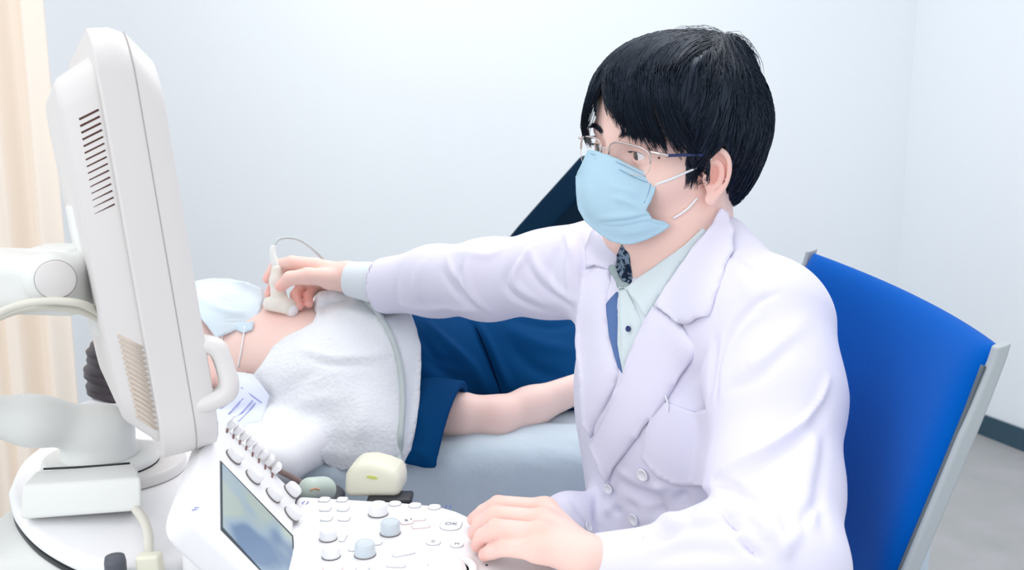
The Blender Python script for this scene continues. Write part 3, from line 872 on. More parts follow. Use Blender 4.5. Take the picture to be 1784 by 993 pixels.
# ---------------- the patient
pt = thing('person', 'patient lying on their back in a pale face mask and navy gown, one forearm bare', 'person', (0.0, 1.6, ZB))
PO = P(318, 622, 1.53)
pfw = unit(A(0.10, -0.10, 1)); pup = unit(-pa + A(0, 0, .02)); pup = unit(pup-pfw*np.dot(pup, pfw)); plf = np.cross(pup, pfw)
PR = np.array([pfw, plf, pup])
def Q(x, y, z): return PO + pfw*x + plf*y + pup*z
sk = SDF()
sk.u(ell(Q(-.008, 0, .030), (.086, .074, .086), PR), .01)
sk.u(ell(Q(.026, 0, -.028), (.058, .060, .080), PR), .02)
sk.u(ell(Q(.034, 0, .040), (.050, .060, .050), PR), .02)
for s_ in (-1, 1):
    sk.u(rc(Q(-.002, s_*.054, -.062), Q(.060, s_*.020, -.104), .017, .018), .035)
    sk.u(ell(Q(.052, s_*.040, -.026), (.024, .022, .020), PR), .02)
    sk.u(rc(Q(.078, s_*.012, .016), Q(.066, s_*.046, .017), .009, .008), .014)
    sk.s(ell(Q(.092, s_*.032, -.002), (.016, .017, .011), PR), .012)
    sk.u(ell(Q(.070, s_*.0315, -.002), .0140), .005)
    sk.u(ell(Q(-.008, s_*.076, -.030), (.017, .007, .029), PR), .005)
    sk.s(ell(Q(-.006, s_*.083, -.028), (.010, .005, .018), PR), .004)
sk.u(ell(Q(.072, 0, -.108), (.015, .020, .015), PR), .02)
sk.chain([(Q(.084, 0, .010), .0075), (Q(.096, 0, -.018), .0075), (Q(.103, 0, -.036), .0105)], k=.012)
nk = P(505, 604, 1.545)
sk.chain([(Q(-.025, 0, -.05), .050), (P(440, 612, 1.53), .050), (nk, .058)], k=.03)
sk.u(rc(Q(.05, 0, -.105), P(500, 590, 1.53), .022, .045), .04)
sk.u(ell(P(640, 618, 1.60), (.175, .165, .10), (pa, pl_, ZN)), .05)
sk.chain([(P(540, 650, 1.50), .062), (P(560, 612, 1.72), .058)], k=.06)
Sn, En, Wn, Hn = P(575, 692, 1.475), P(862, 728, 1.475), P(1030, 667, 1.525), P(1092, 640, 1.535)
sk.chain([(P(555, 665, 1.49), .056), (Sn, .05), (P(800, 724, 1.47), .0315), (En, .0300), (P(925, 709, 1.505), .0285), (Wn, .0215)], k=.02)
# near hand: palm and five fingers, resting on the thigh
hx = unit(Hn-Wn); hy = unit(np.cross(ZN, hx))
sk.u(rc(Wn, Wn+hx*.06, .021, .020, ZN, .8), .01)
for i, (o_, L_) in enumerate(((-.028, .062), (-.010, .075), (.009, .080), (.027, .072))):
    b0 = Wn+hx*.075+hy*o_; sk.u(rc(Wn+hx*.02+hy*o_*.5, b0, .014, .0105), .01)
    sk.chain([(b0, .0095), (b0+hx*L_*.45+ZN*.008, .0085), (b0+hx*L_*.75-ZN*.002, .0075), (b0+hx*L_*.95-ZN*.012, .0068)], k=.003)
sk.chain([(Wn+hx*.02+hy*.02, .013), (Wn+hx*.05+hy*.045, .010), (Wn+hx*.085+hy*.055-ZN*.004, .0085)], k=.005)
sk.chain([(P(640, 618, 1.60), .09), (P(860, 625, 1.68), .085), (P(1040, 620, 1.74), .09)], k=.05)
for s_ in (-1, 1):
    sk.chain([(P(1040, 622, 1.74)+pl_*.08*s_, .078), (P(1040, 622, 1.74)+pl_*.10*s_+pa*.33-ZN*.01, .055), (P(1040, 622, 1.74)+pl_*.10*s_+pa*.46-ZN*.03, .042)], k=.03)
sk.chain([(P(560, 612, 1.74), .05), (P(700, 650, 1.84), .036), (P(900, 650, 1.86), .028)], k=.03)
pbm = sk.build('body', .0026, 2.4); relax(pbm, 1, .4)
def pt_tint(c):
    t = np.ones((len(c), 3)); 
    w = blob(c, P(490, 548, 1.49), .03); t[:, 1] *= 1-.10*w; t[:, 2] *= 1-.10*w
    w = blob(c, Q(-.006, -.078, -.03), .03); t[:, 1] *= 1-.22*w; t[:, 2] *= 1-.22*w
    w = blob(c, En, .05); t[:, 1] *= 1-.06*w; t[:, 2] *= 1-.07*w
    return t
tint(pbm, pt_tint)
obj('body', pbm, M_skinp, pt)
bvPB = bvh_of(pbm)
for s_ in (-1, 1):   # closed eyelid line
    ps = []
    for i in range(24):
        a = -1.0+2.0*i/23; b0 = Q(.070, s_*.0315, -.002)+pfw*.0138*math.cos(a*.8)+plf*.0125*math.sin(a)-pup*(.003*math.cos(a))
        ps.append([b0+pfw*.004*q/3-pup*.002*q/3 for q in range(4)])
    strands_later = ps
hs = SDF()
hs.u(ell(Q(-.014, 0, .034), (.096, .086, .098), PR), .01).u(ell(Q(-.03, 0, .055), (.090, .088, .084), PR), .03)
hs.u(ell(Q(-.055, -.03, .0), (.04, .055, .06), PR), .03)
def cutp(p):
    q = (p-PO) @ PR.T
    lim = np.interp(q[:, 0], [-.12, -.05, -.02, .02, .05, .085], [-.09, -.075, -.015, -.005, .030, .052])
    return (lim-q[:, 2])*.7
hs.i((cutp, None, None), .008)
hm = hs.build('hair', .003); relax(hm, 2); c = coords(hm); nn = normals(hm); q = (c-PO) @ PR.T
set_coords(hm, c+nn*(.0022*np.sin(q[:, 0]*210+q[:, 2]*60+3*np.sin(q[:, 2]*40)) + .0012*np.sin(q[:, 0]*470+q[:, 1]*120))[:, None])
obj('hair', hm, M_hairp, pt)
# mask on the patient
s = SDF(); s.u(ell(Q(.052, 0, -.055), (.066, .060, .060), PR), .02).u(ell(Q(.09, 0, -.045), (.028, .026, .034), PR), .03).u(ell(Q(.06, 0, -.115), (.036, .036, .026), PR), .03)
bvt = bvh_of(s.build('t', .004))
mp_ = [(306, 520), (322, 500), (345, 489), (372, 485), (400, 486), (430, 491), (458, 503), (460, 520), (452, 545), (444, 563), (415, 574), (377, 589), (360, 566), (340, 543), (322, 532)]
pm_ = patch('face_mask', mp_, bvt, .002, .0016, step=5, sm=10); bvt2 = bvh_of(pm_)
crease(pm_, bvt2, [([(345, 520), (390, 540), (430, 545)], .004, .003), ([(350, 505), (400, 520), (440, 520)], .004, -.002), ([(385, 560), (430, 556)], .003, -.002)])
pmk = obj('face_mask', pm_, M_maskp, pt)
obj('mask_fold', patch('mask_fold', [(412, 566), (444, 560), (441, 576), (424, 581), (413, 576)], bvPB, .004, .001, step=4), mat('mask_edge_blue', (212, 230, 242), .8, .1), pmk)
def lp2(x, y, off=.0012):
    r = hit(bvPB, x, y, 1.45); return r[0]+r[1]*off
obj('ear_loop', tube('ear_loop', [lp2(390, 580, .004), lp2(386, 600), lp2(382, 625)], .0013, 8, 5), M_maskw_p if 'M_maskw_p' in globals() else M_pillow, pmk)
obj('ear_loop', tube('ear_loop', [lp2(427, 570, .004), lp2(424, 590), lp2(420, 615), lp2(415, 640)], .0013, 8, 5), M_pillow, pmk)

# navy gown
g = SDF()
g.chain([(P(600, 620, 1.60), .112), (P(860, 632, 1.66), .106), (P(1040, 624, 1.74), .108)], k=.04)
g.u(ell(P(660, 620, 1.60), (.17, .178, .112), (pa, pl_, ZN)), .05).u(ell(P(980, 640, 1.70), (.20, .17, .09), (pa, pl_, ZN)), .05)
for s_ in (-1, 1): g.u(rc(P(1040, 622, 1.74)+pl_*.08*s_, P(1040, 622, 1.74)+pl_*.10*s_+pa*.46-ZN*.02, .09, .065), .04)
g.i(plane(P(560, 640, 1.6), -pa), .003)
gm = g.build('gown', .0035); relax(gm, 2); bvg = bvh_of(gm)
crease(gm, bvg, [([(815, 555), (840, 600), (862, 650), (880, 690)], .005, -.006), ([(825, 555), (852, 600), (875, 650), (890, 680)], .007, .006),
    ([(740, 560), (780, 600), (830, 650), (850, 690)], .010, .008), ([(735, 620), (780, 650), (820, 670)], .010, -.008), ([(730, 580), (760, 620), (800, 640)], .009, -.006),
    ([(880, 570), (940, 600), (1000, 610)], .014, .006), ([(890, 600), (930, 640), (980, 660)], .012, -.006), ([(900, 560), (960, 570), (1005, 560)], .01, -.004)])
gown = obj('gown', gm, M_gown, pt)
obj('seam', surf_tube('seam', [(818, 548), (836, 585), (852, 625), (866, 665), (876, 695)], bvh_of(gm), .0013, .0004), mat('seam_dark_navy', (4, 20, 52), .8, .05), gown)
# wide short sleeve: open tube whose mouth hangs onto the sheet
a, b = P(600, 700, 1.47), P(784, 760, 1.405)
ax_ = unit(b-a); fl_ = unit(np.cross(ax_, unit(P(815, 685, 1.45)-P(765, 830, 1.345))))
mouth = P(787, 757, 1.40); mdn = unit(P(812, 683, 1.46)-P(764, 829, 1.34)); mn = unit(np.cross(mdn, fl_)); mn = mn if np.dot(mn, ax_) > 0 else -mn
s = SDF(); s.u(rc(a, b, .068, .098, fl_, .52), .02).s(rc(a+ax_*.05, b+ax_*.05, .062, .095, fl_, .49), .004).i(plane(mouth, mn), .002)
s.i((lambda p: (ZB+.002)-p[:, 2], None, None), .004)
sm_ = s.build('sleeve', .0025); relax(sm_, 1); bvs = bvh_of(sm_)
crease(sm_, bvs, [([(735, 700), (745, 760), (740, 810)], .010, .004), ([(765, 690), (775, 750), (762, 800)], .009, -.0035), ([(720, 780), (750, 800), (775, 790)], .006, .003), ([(792, 700), (782, 770), (768, 815)], .003, -.0012)])
obj('gown_sleeve', sm_, M_gown, gown)

# white towel over chest and near shoulder
t_ = SDF()
t_.u(ell(P(650, 622, 1.60), (.190, .185, .113), (pa, pl_, ZN)), .05)
t_.chain([(P(470, 690, 1.47), .05), (P(575, 690, 1.46), .073), (P(650, 715, 1.45), .082)], k=.05)
t_.chain([(P(575, 770, 1.40), .045), (P(660, 775, 1.385), .055)], k=.06)
t_.u(rc(P(640, 640, 1.58), P(700, 660, 1.56), .12, .12), .05)
t_.u(rc(P(450, 640, 1.5), P(520, 655, 1.5), .04, .06), .04)
bvT = bvh_of(join_meshes('t3', [t_.build('t', .005), pm]))
tp = [(553, 518), (562, 510), (590, 511), (640, 519), (690, 534), (716, 547), (726, 572), (733, 602), (734, 640), (731, 690), (724, 745), (714, 790), (704, 822), (690, 824), (650, 818), (620, 815), (595, 818), (575, 813), (545, 790), (505, 758), (465, 728), (432, 716), (398, 700), (385, 688), (396, 668), (408, 650), (425, 650), (442, 655), (458, 636), (475, 605), (499, 587), (523, 578), (545, 566), (553, 550), (545, 532)]
tm = patch('towel', tp, bvT, .003, .006, step=6.5, sm=8)
bvt3 = bvh_of(tm)
crease(tm, bvt3, [([(520, 608), (570, 620), (640, 622), (690, 615)], .006, .005), ([(525, 620), (580, 633), (650, 636)], .005, -.004), ([(560, 515), (548, 545), (556, 560)], .004, .005),
    ([(470, 720), (540, 700), (600, 690)], .012, .005), ([(440, 700), (500, 680), (560, 640)], .010, -.004), ([(600, 800), (630, 740), (640, 690)], .014, .005), ([(560, 560), (600, 545), (680, 560)], .010, .004),
    ([(720, 560), (724, 650), (712, 740)], .006, -.003), ([(520, 770), (600, 770), (680, 780)], .012, -.004)])
c = coords(tm); nn = normals(tm)
set_coords(tm, c+np.array([noise.noise(Vector(p*11))*.005+noise.noise(Vector(p*40))*.0012 for p in c])[:, None]*unit(A(-.1, -.6, .8))[None])
towel = obj('towel', tm, M_towel, label='white terry towel draped over the chest of the patient', cat='towel')
# rolled edge of towel beside the probe hand
s = SDF(); s.chain([(P(560, 535, 1.50), .010), (P(564, 522, 1.505), .0115), (P(585, 517, 1.51), .012), (P(625, 522, 1.52), .012), (P(680, 540, 1.53), .011)], k=.01)
obj('rolled_edge', s.build('rolled_edge', .0025), M_towel, towel)
# striped pale cloth between pillow and towel
s = SDF(); s.u(rc(P(395, 690, 1.46), P(440, 710, 1.43), .05, .05), .02).u(rc(P(370, 720, 1.43), P(430, 760, 1.40), .04, .03), .03)
bvc = bvh_of(join_meshes('t2', [s.build('t', .004), pm]))
cm2 = patch('headrest_cloth', [(372, 690), (392, 668), (410, 650), (440, 652), (470, 690), (455, 740), (430, 745), (400, 765), (372, 745)], bvc, .002, .002, step=5, sm=6)
clo = obj('headrest_cloth', cm2, mat('cloth_lavender_white', (226, 232, 250), .9, .1), label='pale lavender striped cloth on the pillow between shoulder and monitor', cat='cloth')
bvcc = bvh_of(cm2); M_lav = mat('stripe_lavender', (150, 156, 214), .8, .1)
obj('stripe', join_meshes('stripe', [surf_tube('s', pl, bvcc, .0008, 0, 6, 4, 1.42) for pl in ([(398, 722), (418, 700), (424, 694)], [(406, 728), (418, 722), (440, 698)], [(415, 735), (432, 718), (445, 702)], [(384, 712), (400, 700)], [(420, 675), (440, 690), (456, 702)])]), M_lav, clo)
bpy.data.objects['stripe']['label'] = 'thin lavender printed lines'

# ---------------- ultrasound probe in the hand
pr0 = thing('ultrasound_probe', 'cream T-shaped ultrasound probe held against the neck of the patient', 'ultrasound probe', P(488, 530, 1.492))
hd_a, hd_b = P(487, 527, 1.492), P(483, 470, 1.492)
s = SDF()
s.chain([(hd_b, .0088), (P(482, 490, 1.492), .0105), (P(485, 510, 1.492), .0105), (P(489, 526, 1.49), .012)], k=.006)
s.u(rc(P(470, 528, 1.498), P(503, 534, 1.486), .0100, .0125), .006).u(rc(P(470, 536, 1.498), P(503, 541, 1.484), .0075, .0095), .006)
dwn = unit(P(488, 545, 1.49)-P(486, 520, 1.49))
s.i(plane(P(488, 545, 1.49), unit(P(484, 549, 1.49)-P(489, 520, 1.49))), .003)
pbd = obj('probe_body', s.build('probe_body', .0016), mat('probe_cream', (238, 232, 222), .35, .4), pr0)
s = SDF(); s.u(rc(P(504, 538, 1.4845), P(508, 540, 1.4835), .0100, .0102), .003)
obj('probe_lens', s.build('probe_lens', .0016), M_plasw, pr0)
obj('strain_relief', tube('strain_relief', [P(483, 468, 1.492), P(477, 452, 1.492), P(475, 438, 1.493), P(477, 428, 1.494)], [.0068, .0058, .0048, .0036], 14, 5), M_plasg, pr0)
cab = [P(477, 430, 1.494), P(484, 418, 1.50), P(500, 414, 1.51), P(522, 418, 1.52), P(545, 434, 1.53), P(568, 456, 1.545), P(600, 490, 1.55)]
h_ = [hit(bvt3, x, y, 1.5)[0]+A(0, -.004, .004) for x, y in ((640, 528), (662, 552), (684, 592), (698, 640), (703, 700), (699, 760))]
cab += h_ + [P(696, 800, 1.33), P(694, 832, 1.16), P(688, 850, 1.12)]
obj('cable', tube('cable', cab, [.0022]*5+[.0028, .003]+[.0042]*6+[.0044, .0042, .004], 12, 8), M_cableg, pr0)
# ================================================================ the doctor
M_skin = mat('skin', (249, 211, 200), 0.5, 0.35, sss=0.25, attr='tint', bump=(260, 0.10, 4))
M_coat = mat('coat_cotton', (230, 228, 246), 0.8, 0.15, sheen=0.15, bump=(420, 0.05, 2))
M_shirt = mat('shirt_cloth', (218, 230, 234), 0.8, 0.15, bump=(500, 0.06, 2))
M_shirtd = mat('shirt_inner_blue', (96, 124, 176), 0.8, 0.15)
M_navyp = mat('collar_lining_navy', (20, 34, 56), 0.8, 0.15, var=(160, (120, 140, 160), 0.04))
M_button = mat('button_white', (246, 246, 252), 0.3, 0.5)
M_hair = mat('hair_black', (9, 15, 25), 0.36, 0.55)
M_mask = mat('mask_blue', (182, 215, 232), 0.85, 0.1, bump=(900, 0.10, 2))
M_maskw = mat('mask_white', (244, 247, 250), 0.8, 0.1)
M_metal = mat('glasses_silver', (214, 200, 196), 0.25, 0.6, metal=0.7)
M_navy = mat('temple_navy', (28, 48, 96), 0.35, 0.5)
M_lens = mat('lens_glass', (255, 255, 255), 0.02, 0.3, alpha=0.06)
M_trous = mat('trousers_dark', (44, 50, 62), 0.85, 0.1)

doc = thing('person', 'seated doctor in white lab coat, blue face mask and glasses, reaching across with a probe', 'person', (0.22, 1.12, 0.0))
# ---------------- frames
YAW = math.radians(35); PT = math.radians(3); RL = math.radians(6)
f0 = A(-math.cos(YAW), -math.sin(YAW), 0); l0 = A(math.sin(YAW), -math.cos(YAW), 0); z0 = A(0, 0, 1)
hf = f0*math.cos(PT) - z0*math.sin(PT)
hl = l0*math.cos(RL) - z0*math.sin(RL); hl = unit(hl - hf*np.dot(hl, hf)); hu = np.cross(hf, hl)
HO = P(1172, 252, 1.10)
HR = np.array([hf, hl, hu])
def H(x, y, z): return HO + hf*x + hl*y + hu*z
S0 = A(0.181, 1.10, 1.083)
bf = unit(A(-0.9, -0.44, 0)); bl = A(-bf[1], bf[0], 0); BR = np.array([bf, bl, z0])
def Bd(x, y, z): return S0 + bf*x + bl*y + z0*z

def hand_bones(sd, wrist, joints, radii, k=0.004):
    for j, r in zip(joints, radii): sd.chain(list(zip(j, r)), k=k)

# ---------------- body (one continuous surface)
sk = SDF()
sk.u(ell(H(-.010, 0, .030), (.094, .076, .086), HR), 0.01)
sk.u(ell(H(.028, 0, -.028), (.060, .0625, .080), HR), 0.02)
sk.u(ell(H(.036, 0, .040), (.052, .062, .050), HR), 0.02)
for s in (-1, 1):
    sk.u(rc(H(-.002, s*.056, -.062), H(.056, s*.019, -.097), .017, .017), 0.035)
    sk.u(ell(H(.052, s*.040, -.026), (.024, .022, .020), HR), 0.02)
    sk.u(rc(H(.080, s*.012, .016), H(.066, s*.046, .017), .009, .008), 0.014)
sk.u(ell(H(.066, 0, -.101), (.015, .019, .014), HR), 0.02)
sk.chain([(H(.084, 0, .010), .0075), (H(.096, 0, -.018), .0075), (H(.103, 0, -.036), .0105)], k=0.012)
for s in (-1, 1): sk.u(ell(H(.094, s*.012, -.038), (.012, .008, .008), HR), 0.006)
sk.u(ell(H(.084, 0, -.066), (.012, .024, .007), HR), 0.008)
sk.u(ell(H(.082, 0, -.076), (.012, .020, .007), HR), 0.008)
EYE = [H(.070, s*.0315, -.002) for s in (-1, 1)]
for e, s in zip(EYE, (-1, 1)):
    sk.s(ell(H(.092, s*.032, -.002), (.016, .017, .011), HR), 0.012)
    sk.u(ell(e + hf*.001, .0140), 0.005)
    sk.s(ell(e + hf*.0145 + hl*s*.0005, (.0075, .0125, .0046), HR), 0.0015)
# ears
for s in (-1, 1):
    eb = unit(-hf*0.90 + hl*s*0.40); eu = unit(hu*0.90 - hf*0.44); eu = unit(eu-eb*np.dot(eu, eb)); en = np.cross(eb, eu); en = en if np.dot(en, hl*s) > 0 else -en
    E0 = H(.014, s*.0735, -.022)
    ER = np.array([eb, eu, en])
    def E(a, b, c=0.0): return E0 + eb*a + eu*b + en*c
    def ech(pts, n=4):
        q = catmull([A(*p[:3]) for p in pts], n); rr = np.interp(np.linspace(0, len(pts)-1, len(q)), range(len(pts)), [p[3] for p in pts])
        return [(E(*a), r) for a, r in zip(q, rr)]
    sk.u(ell(E(.006, .001, -.0005), (.0145, .0255, .0042), ER), 0.005)
    sk.s(ell(E(.0035, .000, .006), (.0085, .0125, .0085), ER), 0.0025)
    sk.chain(ech([(-.001, .002, .0015, .0018), (-.006, .010, .002, .0026), (-.004, .021, .003, .0028), (.004, .0265, .004, .0030), (.0125, .0245, .0045, .0031), (.0178, .016, .005, .0031), (.0188, .004, .005, .0030), (.0155, -.009, .004, .0028), (.0095, -.018, .003, .0028), (.0035, -.0235, .002, .0036)]), k=0.0015)
    for q0, q1 in zip(*[ech([(.007, .0195, .003, .0016), (.0128, .0165, .0035, .0018), (.0150, .008, .0035, .0018), (.0145, -.003, .003, .0016), (.0115, -.010, .003, .0012)])[k_:] for k_ in (0, 1)]):
        sk.s(rc(q0[0], q1[0], q0[1], q1[1]), 0.002)
    sk.u(ell(E(.0005, -.0255, .0012), (.0075, .0075, .0036), ER), 0.004)
    sk.chain(ech([(.004, .015, .002, .0020), (.0098, .010, .003, .0026), (.0112, .001, .003, .0027), (.0075, -.009, .003, .0027), (.001, -.0145, .0025, .0028)]), k=0.0025)
    sk.u(ell(E(-.0065, -.004, .003), (.0040, .0058, .0034), ER), 0.003)
# neck and a slim torso under the clothes
NB = Bd(-.01, 0, .045)
sk.chain([(H(-.022, 0, -.050), .056), (H(-.020, 0, -.095), .054), (NB, .057)], k=0.02)
sk.u(rc(H(.018, 0, -.105), NB + bf*.024, .018, .022), 0.03)
sk.chain([(NB, .055), (Bd(-.01, 0, -.10), .075), (Bd(-.02, 0, -.34), .085), (Bd(-.03, 0, -.48), .09)], k=0.03)
sk.u(rc(Bd(-.01, .13, -.03), Bd(-.01, -.13, -.03), .035, .035), 0.04)
Ls, Lm, Le = P(1338, 575, 0.985), P(1348, 800, 0.905), P(1352, 990, 0.815)
Rs, Rm, Rw = P(1040, 458, 1.27), P(850, 488, 1.365), P(640, 486, 1.475)
LW = P(1040, 984, 0.862)
sk.chain([(Ls, .045), (Lm, .036), (Le, .032), ((Le+LW)/2, .028), (LW, .0225)], k=0.02)
sk.chain([(Rs, .045), (P(850, 486, 1.37), .034), (Rw, .0205)], k=0.02)
# left hand resting on the panel
def PH(x, y, z): return PZ(x, y, z)
zp = 0.870
hand_w = PH(1024, 974, zp+.026)
sk.chain([(LW, .0225), (hand_w, .021)], k=0.01, flat=z0, fs=0.9)
idx = [PH(950, 888, zp+.040), PH(868, 880, zp+.036), PH(843, 893, zp+.022), PH(826, 905, zp+.009)]
mid = [PH(948, 908, zp+.042), PH(864, 898, zp+.039), PH(838, 913, zp+.023), PH(828, 930, zp+.009)]
rin = [PH(944, 931, zp+.040), PH(864, 921, zp+.037), PH(842, 935, zp+.021), PH(833, 950, zp+.009)]
pin = [PH(938, 958, zp+.032), PH(880, 953, zp+.026), PH(858, 960, zp+.016), PH(845, 966, zp+.009)]
for j, rr in ((idx, (.0105, .0094, .0082, .0072)), (mid, (.0106, .0096, .0084, .0074)), (rin, (.0103, .0092, .0081, .0072)), (pin, (.0098, .0085, .0075, .0065))):
    sk.chain(list(zip(j, rr)), k=0.0018)
for j, r in ((idx, .0112), (mid, .0115), (rin, .0112), (pin, .0108)):
    sk.u(rc(j[0], hand_w, r, .016), 0.008)
thm = [PH(985, 935, zp+.022), PH(940, 893, zp+.016), PH(905, 884, zp+.010)]
sk.chain([(hand_w, .017), (thm[0], .013), (thm[1], .010), (thm[2], .0085)], k=0.006)
# right hand closed around the probe
RH = P(606, 482, 1.485)
sk.chain([(Rw, .0205), (RH, .0195)], k=0.01)
mcI, mcM, mcR, mcP = P(548, 463, 1.492), P(552, 473, 1.508), P(560, 484, 1.52), P(566, 494, 1.528)
pc = P(582, 481, 1.495)
for q in (mcI, mcM, mcR, mcP): sk.u(rc(RH, q, .0165, .0125), 0.012)
sk.u(rc(RH, P(572, 489, 1.478), .017, .0135), 0.012)
TH = [P(580, 484, 1.475), P(536, 481, 1.466), P(505, 485, 1.462), P(489, 499, 1.466)]
sk.chain(list(zip(TH, (.0150, .0125, .0105, .0088))), k=0.004)
IX = [mcI, P(509, 457, 1.488), P(480, 462, 1.505), P(466, 486, 1.506)]
sk.chain(list(zip(IX, (.0120, .0100, .0088, .0076))), k=0.0028)
MX = [mcM, P(510, 474, 1.515), P(482, 488, 1.522), P(469, 513, 1.515)]
sk.chain(list(zip(MX, (.0120, .0100, .0088, .0078))), k=0.0028)
RX = [mcR, P(527, 496, 1.52), P(515, 514, 1.502), P(521, 533, 1.488)]
sk.chain(list(zip(RX, (.0118, .0094, .0084, .0074))), k=0.0028)
PX = [mcP, P(548, 502, 1.522), P(537, 515, 1.504), P(538, 529, 1.490)]
sk.chain(list(zip(PX, (.0110, .0086, .0076, .0066))), k=0.0028)
bm_ = sk.build('body', 0.0015, 2.0)
relax(bm_, 1, 0.4)
M_skin2 = M_skin
def doc_tint(c):
    t = np.ones((len(c), 3))
    def mul(w, rgb): 
        for k in range(3): t[:, k] *= 1-(1-rgb[k])*w
    for s in (-1, 1):
        mul(blob(c, H(.010, s*.08, -.022), .022), (1.0, .84, .82))
        mul(blob(c, H(.085, s*.032, -.002), .014), (.96, .84, .82))
    for j in (idx, mid, rin, pin): mul(blob(c, j[1]+z0*.006, .009), (1, .86, .84)); mul(blob(c, j[3], .011), (1, .80, .79)); mul(blob(c, j[0]+z0*.008, .012), (1, .90, .88))
    for q in (TH[3], IX[3], MX[3], RX[3], PX[3], RX[2], PX[2], MX[2]): mul(blob(c, q, .015), (1, .80, .79))
    # brows: painted hair tone under the modelled brow strands
    mul(blob(c, H(.055, .03, -.08), .03), (.97, .93, .93))
    return t
tint(bm_, doc_tint)
body = obj('body', bm_, M_skin, doc)
# moles on the cheek
bvB = bvh_of(bm_)
M_mole = mat('mole_brown', (120, 70, 60), 0.6, 0.2)
h = hit(bvB, 1148, 275)
if h is not None: obj('mole', SDF().u(ell(h[0], 0.0013)).build('mole', 0.0004), M_mole, doc)
# eyes
M_eyew = mat('eye_white', (236, 228, 228), 0.2, 0.5)
M_iris = mat('iris_dark', (34, 22, 20), 0.1, 0.7)
gz = unit(hf*0.86 + f0*0 - hl*0.30 - z0*0.10)
for e in EYE:
    o = obj('eye', lathe('eye', [(0.0129*math.sin(a), 0.0129*math.cos(a)) for a in np.linspace(0, math.pi, 20)], e, hf, 32), M_eyew, doc)
    obj('iris', lathe('iris', [(0.0131*math.sin(a), 0.0131*math.cos(a)) for a in np.linspace(0, 0.46, 6)] + [(0.0060, 0.0112)], e, gz, 28), M_iris, o)
# brows and lashes: short tapered strands
for s in (-1, 1):
    ps = []
    for i in range(150):
        t = rng.random(); yy = s*(.012+.034*t); zz = .0165+.006*math.sin(t*2.6)+rng.normal(0, .0016)*(1.2-t*.6)
        o = H(.10, yy, zz); r = bvB.ray_cast(Vector(o), Vector(-hf))
        if r[0] is None: continue
        b0 = np.array(r[0]); dr_ = unit(hl*s*(0.5+0.5*t)+hu*(0.5-0.8*t))
        ps.append([b0 + dr_*.0095*q/3 + hf*.0008*(1-q/6) for q in range(4)])
    strands('eyebrow', ps, .00035, .0001, 3, M_hair, doc)
    ps = []
    e = EYE[(s+1)//2]
    for i in range(26):
        a = -1.0+2.0*i/25; b0 = e + hf*(.0138*math.cos(a*.8)) + hl*(.0125*math.sin(a)) + hu*(.0040*math.cos(a*1.3)+.0005)
        ps.append([b0 + hf*.0045*q/3 + hu*.0010*q*q/9 + hl*.001*a*q for q in range(4)])
    strands('eyelash', ps, .0003, .0001, 3, M_hair, doc)

# ---------------- hair
def hair_lo(x, y):
    """lower limit of the hair over the head, in head axes"""
    side = np.interp(x, [-.12, -.065, -.042, -.026, -.012, .004, .014, .024, .034, .044, .056, .066, .085, .12],
                        [-.078, -.078, -.074, -.052, -.022, .008, .002, -.030, -.026, .000, .012, .024, .044, .050])
    return side
hs = SDF()
hs.u(ell(H(-.010, 0, .032), (.102, .0875, .088), HR), 0.01)
hs.u(ell(H(.030, .004, .058), (.064, .072, .047), HR), 0.03)
hs.u(ell(H(-.052, 0, .010), (.052, .074, .070), HR), 0.03)
hs.u(ell(H(-.050, 0, -.036), (.040, .056, .046), HR), 0.03)
hs.u(rc(H(-.045, -.020, .098), H(-.056, .02, .098), .018, .018), 0.03)
def cut(p):
    q = (p-HO) @ HR.T
    return (hair_lo(q[:, 0], q[:, 1]) + np.interp(q[:, 0], [.02, .05, .075], [0, .010, .022]) - q[:, 2])*0.8
hs.i((cut, None, None), 0.003)
# open forehead at the far front
hs.s(ell(H(.114, -.010, .020), (.046, .026, .042), HR), 0.012)
hm = hs.build('hair', 0.0022); relax(hm, 2)
c = coords(hm); nn = normals(hm); q = (c-HO) @ HR.T
WH = A(-.048, .012, .108)
ang = np.arctan2(q[:, 1]-WH[1], q[:, 0]-WH[0]); rr = np.linalg.norm(q-WH, axis=1)
dsp = 0.0016*np.sin(ang*23+8*rr/.1+2*np.sin(ang*5)) + 0.0010*np.sin(ang*51+11*rr/.1)
set_coords(hm, c + nn*(dsp*np.clip(rr/.05, 0, 1))[:, None])
M_hair.node_tree.nodes['Principled BSDF'].inputs['Specular Tint'].default_value = (.55, .72, 1.0, 1)
hair = obj('hair', hm, M_hair, doc)
bvH = bvh_of(hm)
def hair_surf(d):
    """distance from inside the head out to the hair surface along d (head axes)"""
    v = HR.T @ d
    r = bvH.ray_cast(Vector(H(-.01, 0, .03)), Vector(v))
    return r
